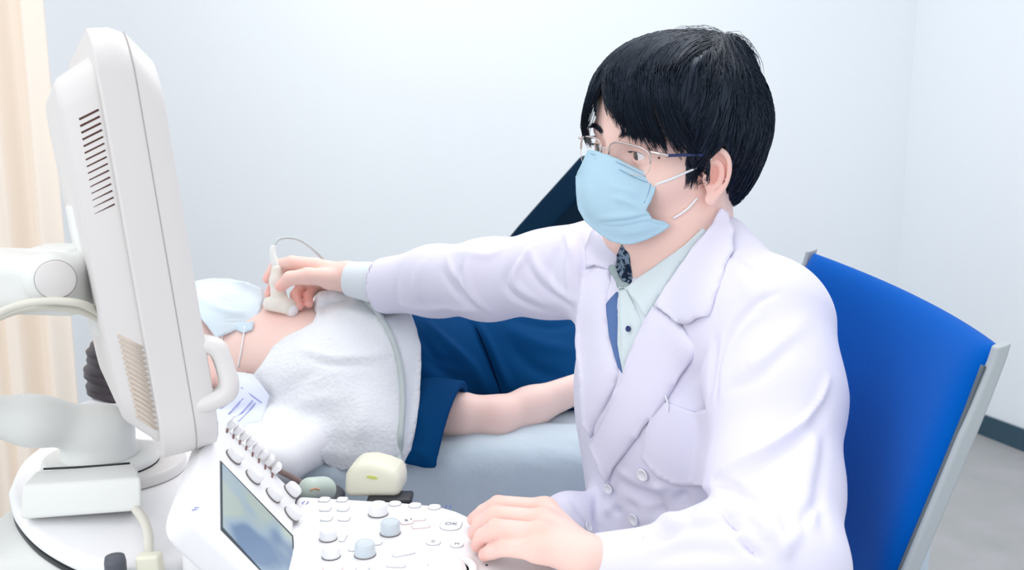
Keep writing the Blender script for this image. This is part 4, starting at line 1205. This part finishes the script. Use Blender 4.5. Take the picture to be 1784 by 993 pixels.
def grow(n, spread, seed, lift0=.0015, lift1=.0035, steps=16, ln=(.05, .10), front=False):
    rg = np.random.default_rng(seed); out = []
    C0 = A(-.010, 0, .032)
    for i in range(n):
        if front: a = rg.uniform(-1.0, 1.0); r0 = rg.uniform(.05, .11)
        else: a = rg.uniform(-math.pi, math.pi); r0 = rg.uniform(.002, .125)
        p = WH + A(math.cos(a)*r0, math.sin(a)*r0, 0)
        if r0 > .06: p[2] = rg.uniform(-.03, .1)
        L = rg.uniform(*ln); ds = L/steps; lf = rg.uniform(lift0, lift1)
        wob = rg.normal(0, .5); pts = []
        sw = rg.normal(0.25, 0.35)
        for k in range(steps+1):
            d = unit(p-C0)
            # hair surface radius by ellipsoids
            rad = 1.0/np.linalg.norm(d/A(.102, .0875, .088))
            rad2 = rad
            e2 = A(-.062, 0, .010)
            p = C0 + d*(rad + lf*(1+k/steps*spread))
            q_ = p
            pts.append(H(*p))
            t = p-WH; t -= d*np.dot(t, d); t = t/(np.linalg.norm(t)+1e-6)
            g = A(0, 0, -1)+A(.25, 0, 0)*(1 if p[0] > 0 else -.2); g = g-d*np.dot(g, d); g = g/(np.linalg.norm(g)+1e-6)
            h_ = np.cross(d, t)
            w = np.clip((WH[2]-p[2])/.12, 0, 1)
            v = t*(1-w*.5)+g*(.25+w*.8)+h_*(sw*.5+.25*math.sin(wob+k*.35))
            v = v/np.linalg.norm(v)
            p = p+v*ds
        out.append(pts)
    return np.array(out)
P1 = grow(2600, 0.6, 3)
def clump(paths, frac=.12, amt=.65, seed=5):
    rg_ = np.random.default_rng(seed); n = len(paths); gi = rg_.choice(n, int(n*frac), replace=False); G_ = paths[gi]
    k = paths.shape[1]; t = np.linspace(0, 1, k)[None, :, None]
    for i in range(n):
        d_ = ((G_[:, 4]-paths[i, 4])**2).sum(1); g_ = G_[np.argmin(d_)]
        w_ = amt*t[0]**1.2
        paths[i] = paths[i]*(1-w_) + g_*w_
    return paths
P1 = clump(P1)
def keep(paths, low=-.0):
    res = []
    for s_ in paths:
        q = (s_-HO) @ HR.T
        lim = hair_lo(q[:, 0], q[:, 1])
        # forehead opening
        op = np.exp(-(((q[:, 1]+.020)/.014)**2))*(q[:, 0] > .055)
        bad = q[:, 2] < lim - .004 + op*.03
        kx = np.argmax(bad) if bad.any() else len(q)
        if kx < 5: continue
        t = np.linspace(0, kx-1, 12); i0 = np.floor(t).astype(int); i1 = np.minimum(i0+1, kx-1)
        res.append(s_[i0]*(1-(t-i0))[:, None] + s_[i1]*(t-i0)[:, None])
    return np.array(res)
# project root of each strand to the real hair surface so none float
def snap(paths, lift=.0012):
    res = paths.copy(); cen = H(-.010, 0, .032)
    for i in range(len(res)):
        for k in range(res.shape[1]):
            v = unit(res[i, k]-cen); r = bvH.ray_cast(Vector(cen + v*.2), Vector(-v))
            if r[0] is not None:
                d = np.linalg.norm(np.array(r[0])-cen)
                res[i, k] = cen + v*(d+lift*(0.4+0.9*k/res.shape[1]))
    return res
strands('hair_locks', snap(keep(P1)), .00085, .00018, 3, M_hair, hair)
# fringe over the forehead, falling forward from the parting
rg = np.random.default_rng(11); FR = []
CE = A(-.010, 0, .032)
ncl = 70
for i in range(ncl):
    near = i < 54
    if near:
        yb = .002+.068*((i+.5)/54); zb = np.interp(yb, [0, .010, .022, .036, .052, .070], [.060, .050, .034, .020, .014, .006])
        y0 = yb*.75-.022; x0 = rg.uniform(-.01, .035)
    else:
        k_ = (i-54)/16; yb = -.028-.042*k_; zb = np.interp(yb, [-.070, -.050, -.038, -.028], [.000, .006, .026, .050]); y0 = yb*.8+.012; x0 = rg.uniform(.0, .04)
    zb += rg.normal(0, .0035); yb += rg.normal(0, .002); y0 += rg.normal(0, .004)
    hook = rg.normal(.0, .004)
    for m_ in range(26):
        jy = rg.normal(0, .0032); jz = rg.normal(0, .003); 
        a = A(x0+rg.normal(0, .006), y0+jy*1.6, .110); tip = A(.099-(10 if near else 5)*max(abs(yb)-.012, 0)**2*1.9, yb+jy*.35, zb+jz*1.2)
        b = A(.095-.6*max(abs(y0)-.02, 0), (y0*.6+yb*.4)+jy-(.006 if near else -.004)+hook, .078+jz)
        lf = rg.uniform(.000, .004); pth = []
        for k in range(12):
            t = k/11; p = (1-t)**2*a+2*t*(1-t)*b+t*t*tip
            d = p-CE; sk_ = 1/np.linalg.norm(unit(d)/A(.1025, .083, .089))
            L_ = np.linalg.norm(d)
            if L_ < sk_+lf*math.sin(3*t): p = CE+unit(d)*(sk_+lf*math.sin(3*t))
            elif L_ > sk_+(.006 if near else .011): p = CE+unit(d)*(sk_+(.006 if near else .011))
            pth.append(p)
        off = np.zeros(12)
        for k, p in enumerate(pth):
            d = unit(p-CE); r_ = bvH.ray_cast(Vector(H(*(CE+d*.25))), Vector(-(HR.T @ d)))
            if r_[0] is not None and abs(p[0]) < .12:
                rb = np.linalg.norm(np.array(r_[0])-H(*CE)); off[k] = max(0, rb+.0015+lf*.6-np.linalg.norm(p-CE)) if rb > .07 else 0
        for k in range(1, 12): off[k] = max(off[k], off[k-1]-.0016)
        off = np.convolve(np.r_[off[0], off, off[-1]], [.25, .5, .25], 'valid')
        FR.append([H(*(CE+unit(p-CE)*(np.linalg.norm(p-CE)+o_))) for p, o_ in zip(pth, off)])
strands('fringe', np.array(FR), .0009, .00015, 3, M_hair, hair)
# flyaways on the crown
FL = []
for i in range(150):
    a = rg.uniform(-math.pi, math.pi); r0 = rg.uniform(.0, .045); p0 = WH + A(math.cos(a)*r0, math.sin(a)*r0, 0); d = A(math.cos(a+rg.normal(0, .3)), math.sin(a+rg.normal(0, .3)), 0)
    L = rg.uniform(.025, .055); hgt = rg.uniform(.002, .0075); pth = []
    for t in np.linspace(0, 1, 10):
        p = p0 + d*L*t - A(0, 0, .3*L*t*t); u_ = unit(p-CE); r_ = bvH.ray_cast(Vector(H(*(CE+u_*.25))), Vector(-(HR.T @ u_)))
        rb = np.linalg.norm(np.array(r_[0])-H(*CE)) if r_[0] is not None else .09
        pth.append(H(*(CE+u_*(rb+.0005+hgt*math.sin(math.pi*(.08+.80*t))))))
    FL.append(pth)
strands('flyaway_hair', np.array(FL), .0003, .00008, 3, M_hair, hair)
for sgn in (1,):
    # sideburn and nape fuzz near the ear
    SB = []
    for i in range(420):
        x = rg.uniform(.016, .040); z = rg.uniform(-.010, .012)
        o = H(x, .12, z); r = bvB.ray_cast(Vector(o), Vector(-hl))
        if r[0] is None: continue
        b0 = np.array(r[0]); L = rg.uniform(.014, .030)
        pth = []
        for k in range(6):
            t = k/5; pt = b0 - hu*L*t + hf*(.004*t+rg.normal(0, .0003)) + hl*.05
            r2 = bvB.ray_cast(Vector(pt), Vector(-hl)); 
            pth.append((np.array(r2[0]) if r2[0] is not None else pt-hl*.05) + hl*.0012*(1-t*.6))
        SB.append(pth)
    strands('sideburn', np.array(SB), .0006, .00015, 3, M_hair, hair)

# ---------------- lab coat
ct = SDF()
ct.u(ell(Bd(-.015, 0, -.14), (.106, .157, .19), BR), 0.02)
ct.u(rc(Bd(-.012, .125, -.025), Bd(-.012, -.125, -.025), .058, .058), 0.05)
ct.u(rc(Bd(-.035, .04, .048), Bd(-.012, .13, -.005), .040, .050), 0.04)
ct.u(rc(Bd(-.035, -.04, .048), Bd(-.012, -.13, -.005), .040, .050), 0.04)
ct.u(ell(Bd(-.040, 0, -.34), (.115, .150, .20), BR), 0.05)
ct.u(ell(Bd(-.005, 0, -.50), (.125, .185, .10), BR), 0.05)
for s in (-1, 1): ct.u(rc(Bd(-.02, s*.09, -.50), Bd(.22, s*.10, -.50), .090, .080), 0.04)
# bulge of the coat front towards the panel
ct.u(rc(Bd(.0, -.02, -.38), P(992, 912, 1.13), .05, .038), 0.03)
# sleeves
ct.chain([(P(1332, 572, 0.99), .070), (P(1352, 690, 0.945), .060), (P(1348, 850, 0.895), .056), (P(1356, 985, 0.825), .052), (P(1240, 990, 0.835), .045), (P(1120, 990, 0.852), .034)], k=0.03)
ct.u(rc(P(1120, 990, 0.852), P(1042, 988, 0.862), .033, .0275), 0.008)
ct.chain([(P(1046, 468, 1.26), .066), (P(960, 477, 1.31), .0545), (P(850, 487, 1.36), .0515), (P(760, 489, 1.41), .047), (P(676, 497, 1.455), .0425)], k=0.03)
cutR = unit(P(676, 497, 1.455)-P(760, 489, 1.41))
ct.i(plane(P(660, 499, 1.465), cutR), 0.003)
nw = unit(P(1042, 988, 0.862)-P(1120, 990, 0.852))
cl_ = P(1036, 988, 0.863)
ct.s((lambda p: np.maximum((cl_-p) @ nw, np.linalg.norm(p-cl_, axis=1)-.10)*1.0, None, None), 0.002)
# hollow cuffs and neck opening
ct.s(rc(P(690, 496, 1.448), P(600, 500, 1.49), .036, .040), 0.003)
ct.s(rc(NB+z0*.005, NB+z0*.12, .052, .062), 0.006)
cm_ = ct.build('white_coat', 0.003)
relax(cm_, 2)
bvC0 = bvh_of(cm_)
crease(cm_, bvC0, [
    # near shoulder and sleeve
    ([(1248, 700), (1254, 640), (1275, 575), (1310, 535), (1352, 512)], 0.0034, -0.0046),
    ([(1258, 690), (1266, 630), (1290, 580), (1325, 545)], 0.0059, 0.0043),
    ([(1400, 560), (1340, 620), (1300, 640)], 0.0085, 0.0036), ([(1380, 600), (1320, 655), (1270, 680)], 0.0068, -0.0043),
    ([(1445, 660), (1425, 705), (1390, 745), (1330, 785), (1280, 810), (1250, 832)], 0.0038, 0.0065), ([(1440, 700), (1400, 755), (1330, 805), (1262, 845)], 0.0085, -0.0058),
    ([(1280, 830), (1330, 880), (1360, 940), (1370, 980)], 0.0051, 0.0065), ([(1248, 890), (1275, 912), (1290, 925)], 0.0030, -0.0072), ([(1285, 935), (1305, 955), (1325, 972)], 0.0030, -0.0072), ([(1425, 870), (1405, 900), (1395, 935)], 0.0043, -0.0058), ([(1300, 890), (1330, 915), (1340, 945)], 0.0043, 0.0043),
    ([(1240, 850), (1262, 872), (1300, 900)], 0.0068, 0.0072), ([(1245, 835), (1300, 860), (1340, 900)], 0.0051, -0.0058),
    ([(1400, 720), (1420, 800), (1400, 880)], 0.0102, 0.0043), ([(1437, 760), (1425, 850), (1435, 930)], 0.0068, -0.0043),
    ([(1430, 880), (1390, 930), (1360, 970)], 0.0051, 0.0043), ([(1180, 930), (1240, 905), (1280, 895)], 0.0068, 0.0051), ([(1140, 975), (1200, 960), (1290, 965)], 0.0068, -0.0036),
    # collar to shoulder seam
    ([(1265, 440), (1300, 465), (1340, 500)], 0.0034, -0.0026), ([(1290, 480), (1330, 540)], 0.0085, 0.0029),
    # chest and belly
    ([(1230, 610), (1215, 650), (1180, 690)], 0.0059, -0.0043), ([(1245, 580), (1240, 640), (1235, 690)], 0.0068, -0.0051),
    ([(1075, 840), (1130, 865), (1190, 868), (1245, 860)], 0.0068, -0.0101), ([(1080, 820), (1150, 848), (1240, 850)], 0.0051, 0.0058),
    ([(1120, 905), (1180, 915), (1240, 880)], 0.0085, 0.0087), ([(1095, 880), (1150, 890), (1200, 925)], 0.0059, -0.0087),
    ([(1070, 850), (1074, 890), (1090, 930)], 0.0043, -0.0072), ([(1056, 845), (1058, 890), (1075, 930)], 0.0051, 0.0072), ([(1040, 850), (1040, 900), (1050, 930)], 0.0043, -0.0058),
    ([(1110, 935), (1170, 930), (1230, 915)], 0.0051, -0.0058),
    # far sleeve
    ([(1012, 410), (1016, 460), (1014, 530)], 0.0051, -0.0058), ([(1000, 420), (992, 470), (1000, 530)], 0.0068, 0.0043),
    ([(975, 430), (960, 470), (965, 500)], 0.0085, -0.0043), ([(930, 430), (900, 470), (905, 500), (960, 530)], 0.0059, 0.0051), ([(905, 450), (880, 490), (900, 520), (950, 540)], 0.0059, -0.0051),
    ([(820, 440), (812, 480), (830, 520), (860, 545)], 0.0059, 0.0043), ([(805, 460), (800, 500), (830, 540)], 0.0059, -0.0051),
    ([(740, 450), (725, 490), (735, 530)], 0.0068, 0.0029), ([(700, 455), (690, 500), (700, 540)], 0.0059, -0.0032), ([(880, 430), (850, 445), (800, 440)], 0.0068, 0.0029),
    ([(1000, 880), (1020, 905), (1030, 925)], 0.0034, -0.0036), ([(985, 870), (1000, 895)], 0.0034, 0.0029),
    ([(925, 436), (945, 475), (975, 505), (1008, 525)], .0055, .0050), ([(915, 450), (935, 490), (970, 520), (1000, 535)], .0055, -.0045), ([(780, 452), (800, 490), (835, 528)], .005, .0042), ([(770, 470), (790, 505), (820, 535)], .006, -.004),
    ([(985, 400), (1000, 440), (1008, 480)], .005, .004), ([(690, 530), (760, 538), (830, 540)], .006, .003),
])
c = coords(cm_); nn = normals(cm_)
nz_ = np.array([noise.noise(Vector(p*7.0))*0.6+noise.noise(Vector(p*17.0))*0.25 for p in c])
set_coords(cm_, c + nn*(nz_*.0035)[:, None])
coat = obj('white_coat', cm_, M_coat, doc)
bvC = bvh_of(cm_)
both = join_meshes('tmp', [cm_, bm_]); bvCB = bvh_of(both)
CO = SDF(); 
def coat_patch(name, poly, off, thick, m, parent=coat, bv=None, **kw):
    o = obj(name, patch(name, poly, bv or bvC, off, thick, **kw), m, parent); return o
# shirt in the opening
coat_patch('shirt_front', [(1078, 500), (1092, 500), (1120, 480), (1160, 450), (1215, 420), (1190, 500), (1150, 560), (1120, 610), (1086, 656), (1076, 600)], .0015, .002, M_shirt, doc, bvCB, sm=10)
coat_patch('shirt_inner_edge', [(1074, 508), (1080, 512), (1084, 560), (1083, 600), (1087, 655), (1076, 640), (1062, 590), (1056, 530)], .003, .0015, M_shirtd, doc, sm=10)
# collars
q = coat_patch('shirt_collar', [(1092, 502), (1113, 486), (1154, 457), (1192, 428), (1222, 398), (1232, 405), (1207, 432), (1158, 506), (1127, 556)], .006, .0025, M_shirt, doc, bvCB, sm=12, step=5)
coat_patch('collar_lining', [(1083, 425), (1096, 440), (1103, 470), (1102, 496), (1086, 494), (1076, 470), (1076, 440)], .004, .002, M_navyp, doc, bvCB, sm=12, step=4)
coat_patch('shirt_collar', [(1064, 466), (1076, 464), (1084, 488), (1100, 499), (1084, 508), (1068, 484)], .007, .002, mat('collar_grey', (160, 176, 178), .8, .1), doc, bvCB, sm=8, step=4)
coat_patch('shirt_placket', [(1080, 508), (1094, 506), (1122, 560), (1119, 585), (1086, 650), (1083, 600), (1082, 560)], .0042, .0012, M_shirt, doc, bvCB, sm=10, step=5)
button_on('shirt_button', 1102, 574, bvCB, .0033, mat('button_navy', (30, 50, 110), .3, .5), doc, lift=.0055)
# coat collar and lapels
coat_patch('lapel', [(1138, 533), (1186, 565), (1218, 604), (1162, 692), (1102, 772), (1056, 840), (1040, 802), (1027, 768), (1060, 705), (1084, 650), (1125, 556)], .0075, .003, M_coat, sm=14)
coat_patch('coat_collar', [(1252, 364), (1268, 376), (1277, 410), (1275, 445), (1262, 474), (1240, 549), (1186, 565), (1140, 533), (1158, 505), (1206, 436), (1236, 398)], .0085, .003, M_coat, bv=bvCB, sm=14)
coat_patch('lapel', [(1016, 472), (1044, 466), (1066, 474), (1068, 500), (1063, 532), (1069, 593), (1084, 650), (1062, 700), (1030, 762), (1016, 740), (1012, 660), (1006, 600), (1010, 540)], .0070, .003, M_coat, sm=14)
coat_patch('coat_collar', [(1040, 400), (1070, 415), (1086, 430), (1080, 455), (1066, 472), (1044, 464), (1022, 470), (1020, 430)], .0075, .003, M_coat, bv=bvCB, sm=14)
coat_patch('pocket', [(1140, 706), (1152, 697), (1180, 706), (1212, 718), (1235, 712), (1251, 702), (1251, 760), (1248, 848), (1180, 846), (1146, 832), (1118, 800), (1125, 750)], .0026, .0022, M_coat, sm=6)
for (x, y, r) in ((1122, 826, .0072), (1107, 904, .0072), (1062, 850, .006), (1022, 919, .0058)):
    button_on('button', x, y, bvC, r, M_button, coat)
obj('pen_clip', surf_tube('pen_clip', [(1163, 688), (1166, 700), (1167, 716)], bvC, .0009, .005), M_maskw, coat)
# cuffs
s = SDF(); a, b = P(668, 494, 1.46), P(609, 486, 1.482)
s.u(rc(a, b-unit(b-a)*.0, .033, .0262), 0.003).i(plane(b, unit(b-a)), .002).s(rc(a, b+(b-a)*.3, .0285, .0215), .002)
obj('cuff', s.build('cuff', 0.0012), mat('cuff_pale_blue', (226, 234, 240), .8, .1), coat, label='pale blue shirt cuff at the outstretched wrist')
s = SDF(); a, b = P(1130, 990, 0.850), P(1034, 987, 0.864)
s.u(rc(a, b, .036, .0285), 0.003).i(plane(b, unit(b-a)), .002).i(plane(a, -unit(b-a)), .002).s(rc(a, b+(b-a)*.3, .0, .0248), .002)
obj('cuff', s.build('cuff', 0.002), M_coat, coat)
# trousers and shoes (below the frame)
s = SDF()
for q in (-1, 1):
    kn = Bd(.34, q*.10, -.56); an = Bd(.20, q*.12, -.98)
    s.chain([(Bd(.0, q*.09, -.52), .085), (kn, .062), (an, .045)], k=.02)
obj('trousers', s.build('trousers', 0.006), M_trous, doc)
for q in (-1, 1):
    a = Bd(.20, q*.12, 0); 
    s = SDF(); s.u(rc(A(a[0], a[1], .045)-bf*.05, A(a[0], a[1], .035)+bf*.13, .042, .034)).u(rc(A(a[0], a[1], .08), A(a[0], a[1], .10), .045, .045), .02).i((lambda p: .001-p[:, 2], None, None), .002)
    obj('shoe', s.build('shoe', 0.005), mat('shoe_black', (30, 30, 34), .4, .5) if q < 0 else bpy.data.materials['shoe_black'], doc)

# ---------------- mask
ms = SDF()
def Mk(x, y, z): return H(x, y, z)
ms.u(ell(H(.052, 0, -.062), (.063, .062, .056), HR), .02)
ms.u(ell(H(.084, 0, -.040), (.030, .026, .042), HR), .03)
ms.u(ell(H(.070, 0, -.108), (.030, .034, .022), HR), .03)
mm = ms.build('t', .003); bvM = bvh_of(mm)
mpoly = [(1024, 262), (1042, 264), (1075, 277), (1108, 294), (1144, 310), (1141, 330), (1133, 352), (1124, 366), (1136, 378), (1155, 384), (1168, 393), (1150, 405), (1128, 416), (1105, 424), (1085, 425), (1062, 419), (1042, 404), (1020, 385), (1009, 366), (1006, 335), (1003, 308), (1012, 290), (1018, 275)]
mk_me = patch('face_mask', mpoly, bvM, .003, .0016, step=4.0, sm=10, dd=1.02)
bvMk = bvh_of(mk_me)
crease(mk_me, bvMk, [([(1070, 345), (1095, 350), (1122, 365)], .0040, .0035), ([(1085, 345), (1105, 348), (1124, 358)], .003, -.002), ([(1045, 390), (1090, 388), (1130, 380), (1160, 392)], .0035, -.003), ([(1045, 380), (1085, 378), (1130, 372)], .0035, .0025),
    ([(1028, 285), (1080, 300), (1138, 322)], .0018, -.0012), ([(1060, 320), (1090, 330), (1118, 335)], .006, .003), ([(1080, 408), (1130, 398)], .003, .0015), ([(1030, 320), (1028, 350), (1035, 380)], .008, .002)])
mask = obj('face_mask', mk_me, M_mask, doc)
bvMk = bvh_of(mk_me)
M_stitch = mat('stitch_blue', (128, 166, 196), .8, .1)
obj('mask_stitching', join_meshes('mask_stitching', [surf_tube('s', pl, bvMk, .00035, .0002, 5, 6) for pl in ([(1030, 268), (1075, 283), (1110, 300), (1140, 316)], [(1036, 276), (1080, 296), (1110, 311), (1128, 318)], [(1134, 316), (1130, 335), (1122, 354)])]), M_stitch, mask)
def lp(px, bv, off=.0012): 
    r = hit(bv, *px); return r[0]+r[1]*off if r is not None else None
obj('ear_loop', tube('ear_loop', [q for q in [lp((1141, 322), bvMk), lp((1165, 313), bvB), lp((1190, 302), bvB), lp((1215, 290), bvB), lp((1236, 274), bvB, .003)] if q is not None], .0013, 8, 6), M_maskw, mask)
obj('ear_loop', tube('ear_loop', [q for q in [lp((1160, 386), bvMk), lp((1172, 380), bvB, .002), lp((1184, 373), bvB, .002), lp((1198, 362), bvB, .002), lp((1213, 345), bvB, .002)] if q is not None], .0012, 8, 6), M_maskw, mask)

# ---------------- glasses
gl = obj('glasses', None, None, doc) if False else None
def G(y, z, x=None): return H((.100 - 4.2*y*y) if x is None else x, y, z)
def rim(s, top_only=False):
    pts = []
    cx, w, hh = .0315, .0255, .0155
    for i in range(25):
        a = 2*math.pi*i/24; e = 2/3.2
        yy = cx + w*math.copysign(abs(math.cos(a))**e, math.cos(a)); zz = -.004 + hh*math.copysign(abs(math.sin(a))**e, math.sin(a))
        pts.append((s*yy, zz - .002*(yy-cx)/w))
    return pts
rimL, rimR = rim(1), rim(-1)
br = tube('glasses', [G(-.007, .002), G(0, .0045, .102), G(.007, .002)], .0009, 8, 6)
parts = [br]
for rm in (rimL, rimR):
    up_ = [G(*q) for q in rm[:13]]
    parts.append(tube('r', up_, .0011, 8, 2)); parts.append(tube('r', [G(*q) for q in rm[12:]], .00035, 6, 2))
for s in (-1, 1):
    parts.append(tube('np', [G(s*.008, -.004), H(.088, s*.009, -.008), H(.085, s*.0095, -.013)], .0006, 6, 4))
    parts.append(SDF().u(ell(H(.085, s*.010, -.012), (.0015, .0035, .0045), HR)).build('pad', .0007))
    parts.append(tube('hg', [G(s*.056, .006), H(.082, s*.066, .005), H(.074, s*.0715, .003)], .0017, 8, 5))
gls = obj('glasses', join_meshes('glasses', parts), M_metal, doc)
for s, rm in ((1, rimL), (-1, rimR)):
    v = [G(*q) for q in rm[:-1]]; cen = np.mean(v, 0) + hf*.001
    me = mesh('lens', v+[cen], [(i, (i+1) % len(v), len(v)) for i in range(len(v))])
    obj('lens', me, M_lens, gls)
    tp = [H(.076, s*.0712, .0035), H(.050, s*.0745, .0027), H(.032, s*.0755, .0015), H(.018, s*.0755, .001)]
    me = tube('temple', tp, .0017, 10, 6); bmx = bmesh.new(); bmx.from_mesh(me)
    obj('temple', me, M_navy, gls); bmx.free()
# ================================================================ the doctor's chair
M_blue = mat('chair_fabric_blue', (0, 90, 184), 0.9, 0.04, sheen=0.08, bump=(900, 0.25, 2))
M_rail = mat('chair_frame_grey', (172, 180, 184), 0.4, 0.4)
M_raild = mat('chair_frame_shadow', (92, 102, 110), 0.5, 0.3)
Fc, Nc = P(1418, 441, 1.27), P(1741, 604, 0.84)
ch = thing('office_chair', 'blue fabric office chair with light grey side frame behind the doctor', 'chair', ((Fc[0]+Nc[0])/2-.25, (Fc[1]+Nc[1])/2, 0))
def bx_(drop):   # recline profile: x shift against drop below the top
    return float(np.interp(drop, [0, .05, .12, .20, .28, .36, .46], [0, -.014, -.036, -.062, -.078, -.080, -.070]))
def back_pt(u, drop):
    p = Fc*(1-u)+Nc*u; k = 4*u*(1-u)
    return p + A(.027*k + bx_(drop), 0, -drop + -.004*k*(1 if drop < .1 else .5))
NUu, NVv = 44, 48; DR = .46
Vf = []; Vb = []
for j in range(NVv+1):
    for i in range(NUu+1):
        u = .5-.5*math.cos(math.pi*i/NUu); v = .5-.5*math.cos(math.pi*j/NVv)
        wid = 1 - .10*max(0, v-.55)**1.2
        uu = .5+(u-.5)*wid
        p = back_pt(uu, v*DR); pu1 = back_pt(min(uu+.01, 1), v*DR)-back_pt(max(uu-.01, 0), v*DR); pv1 = back_pt(uu, v*DR+.01)-back_pt(uu, max(v*DR-.01, 0))
        n = unit(np.cross(pv1, pu1)); n = n if n[0] < 0 else -n
        t = .021*math.sqrt(max(0, 1-abs(2*u-1)**14))*math.sqrt(max(0, 1-abs(2*v-1)**12))
        Vf.append(p+n*t); Vb.append(p-n*t*.8)
Wn_ = NUu+1; F = []; N_ = len(Vf)
for j in range(NVv):
    for i in range(NUu):
        a = j*Wn_+i; F.append((a, a+1, a+Wn_+1, a+Wn_)); F.append((a+N_+Wn_, a+N_+Wn_+1, a+N_+1, a+N_))
me = mesh('backrest', Vf+Vb, F); bm = bmesh.new(); bm.from_mesh(me); bmesh.ops.remove_doubles(bm, verts=bm.verts[:], dist=1e-5); bmesh.ops.recalc_face_normals(bm, faces=bm.faces[:]); bm.to_mesh(me); bm.free()
obj('backrest', me, M_blue, ch)
for u0, sg in ((1.0, 1), (0.0, -1)):
    # L-section rail along each side edge
    V = []; F = []; n_ = 40
    for k in range(n_+1):
        dr_ = -.004+(DR+.05)*k/n_; v = dr_/DR
        wid = 1 - .10*max(0, v-.55)**1.2
        c0_ = back_pt(.5+(u0-.5)*wid, max(dr_, 0)); c0_[2] -= min(dr_, 0)
        out = unit(A(0, -sg, 0)); fwd = unit(A(-1, 0, -.35))
        fw_ = .0065+.004*min(1, k/6); wdt = .0115
        for (a_, b_) in ((-.004, 0.000), (fw_, 0.000), (fw_+.002, .003), (fw_+.002, wdt-.002), (fw_-.001, wdt), (-.004, wdt), (-.006, wdt-.003), (-.006, .003)):
            V.append(c0_+fwd*a_+out*b_)
    for k in range(n_):
        for q in range(8): F.append((k*8+q, k*8+(q+1) % 8, (k+1)*8+(q+1) % 8, (k+1)*8+q))
    F.append(tuple(range(8))[::-1]); F.append(tuple(n_*8+q for q in range(8)))
    me = mesh('side_rail', V, F); bm = bmesh.new(); bm.from_mesh(me); bmesh.ops.recalc_face_normals(bm, faces=bm.faces[:]); bm.to_mesh(me); bm.free()
    q = obj('side_rail', me, M_rail, ch, smooth=False); bevel(q, .004, 4, 25); 
    # recessed groove line
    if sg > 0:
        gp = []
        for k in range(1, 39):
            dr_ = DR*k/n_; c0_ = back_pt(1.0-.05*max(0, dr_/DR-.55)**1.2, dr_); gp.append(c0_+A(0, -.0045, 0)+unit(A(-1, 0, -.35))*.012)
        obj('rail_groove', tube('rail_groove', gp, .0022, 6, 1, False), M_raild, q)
sc = A((Fc[0]+Nc[0])/2-.30, (Fc[1]+Nc[1])/2, .445)
s = SDF(); s.u(rbox(sc, (.235, .235, .038), XYZ, .036))
obj('seat', s.build('seat', .006), M_blue, ch)
obj('seat_pan', prism('seat_pan', [sc+A(x, y, -.055) for x, y in rrect(.38, .38, .06)], ZN, .018), M_rail, ch)
lk = [sc+A(.10, 0, -.04), sc+A(.21, 0, -.03), back_pt(.5, .50)+A(.03, 0, 0), back_pt(.5, .36)+A(.028, 0, 0)]
obj('back_support', tube('back_support', lk, .018, 12, 6), M_rail, ch)
obj('gas_post', tube('gas_post', [sc+A(0, 0, -.05), A(sc[0], sc[1], .09)], .024, 16, 2, False), M_darkm, ch)
for k in range(5):
    a = math.radians(72*k+20); e = A(sc[0]+.27*math.cos(a), sc[1]+.27*math.sin(a), .075)
    obj('star_leg', tube('star_leg', [A(sc[0], sc[1], .10), A((sc[0]+e[0])/2, (sc[1]+e[1])/2, .095), e], [.026, .02, .015], 12, 5), M_rail, ch)
    obj('caster', lathe('caster', [(0, -.012), (.025, -.011), (.027, 0), (.025, .011), (0, .012)], e+A(0, 0, -.047), A(-math.sin(a), math.cos(a), 0), 20), M_darkm, ch)
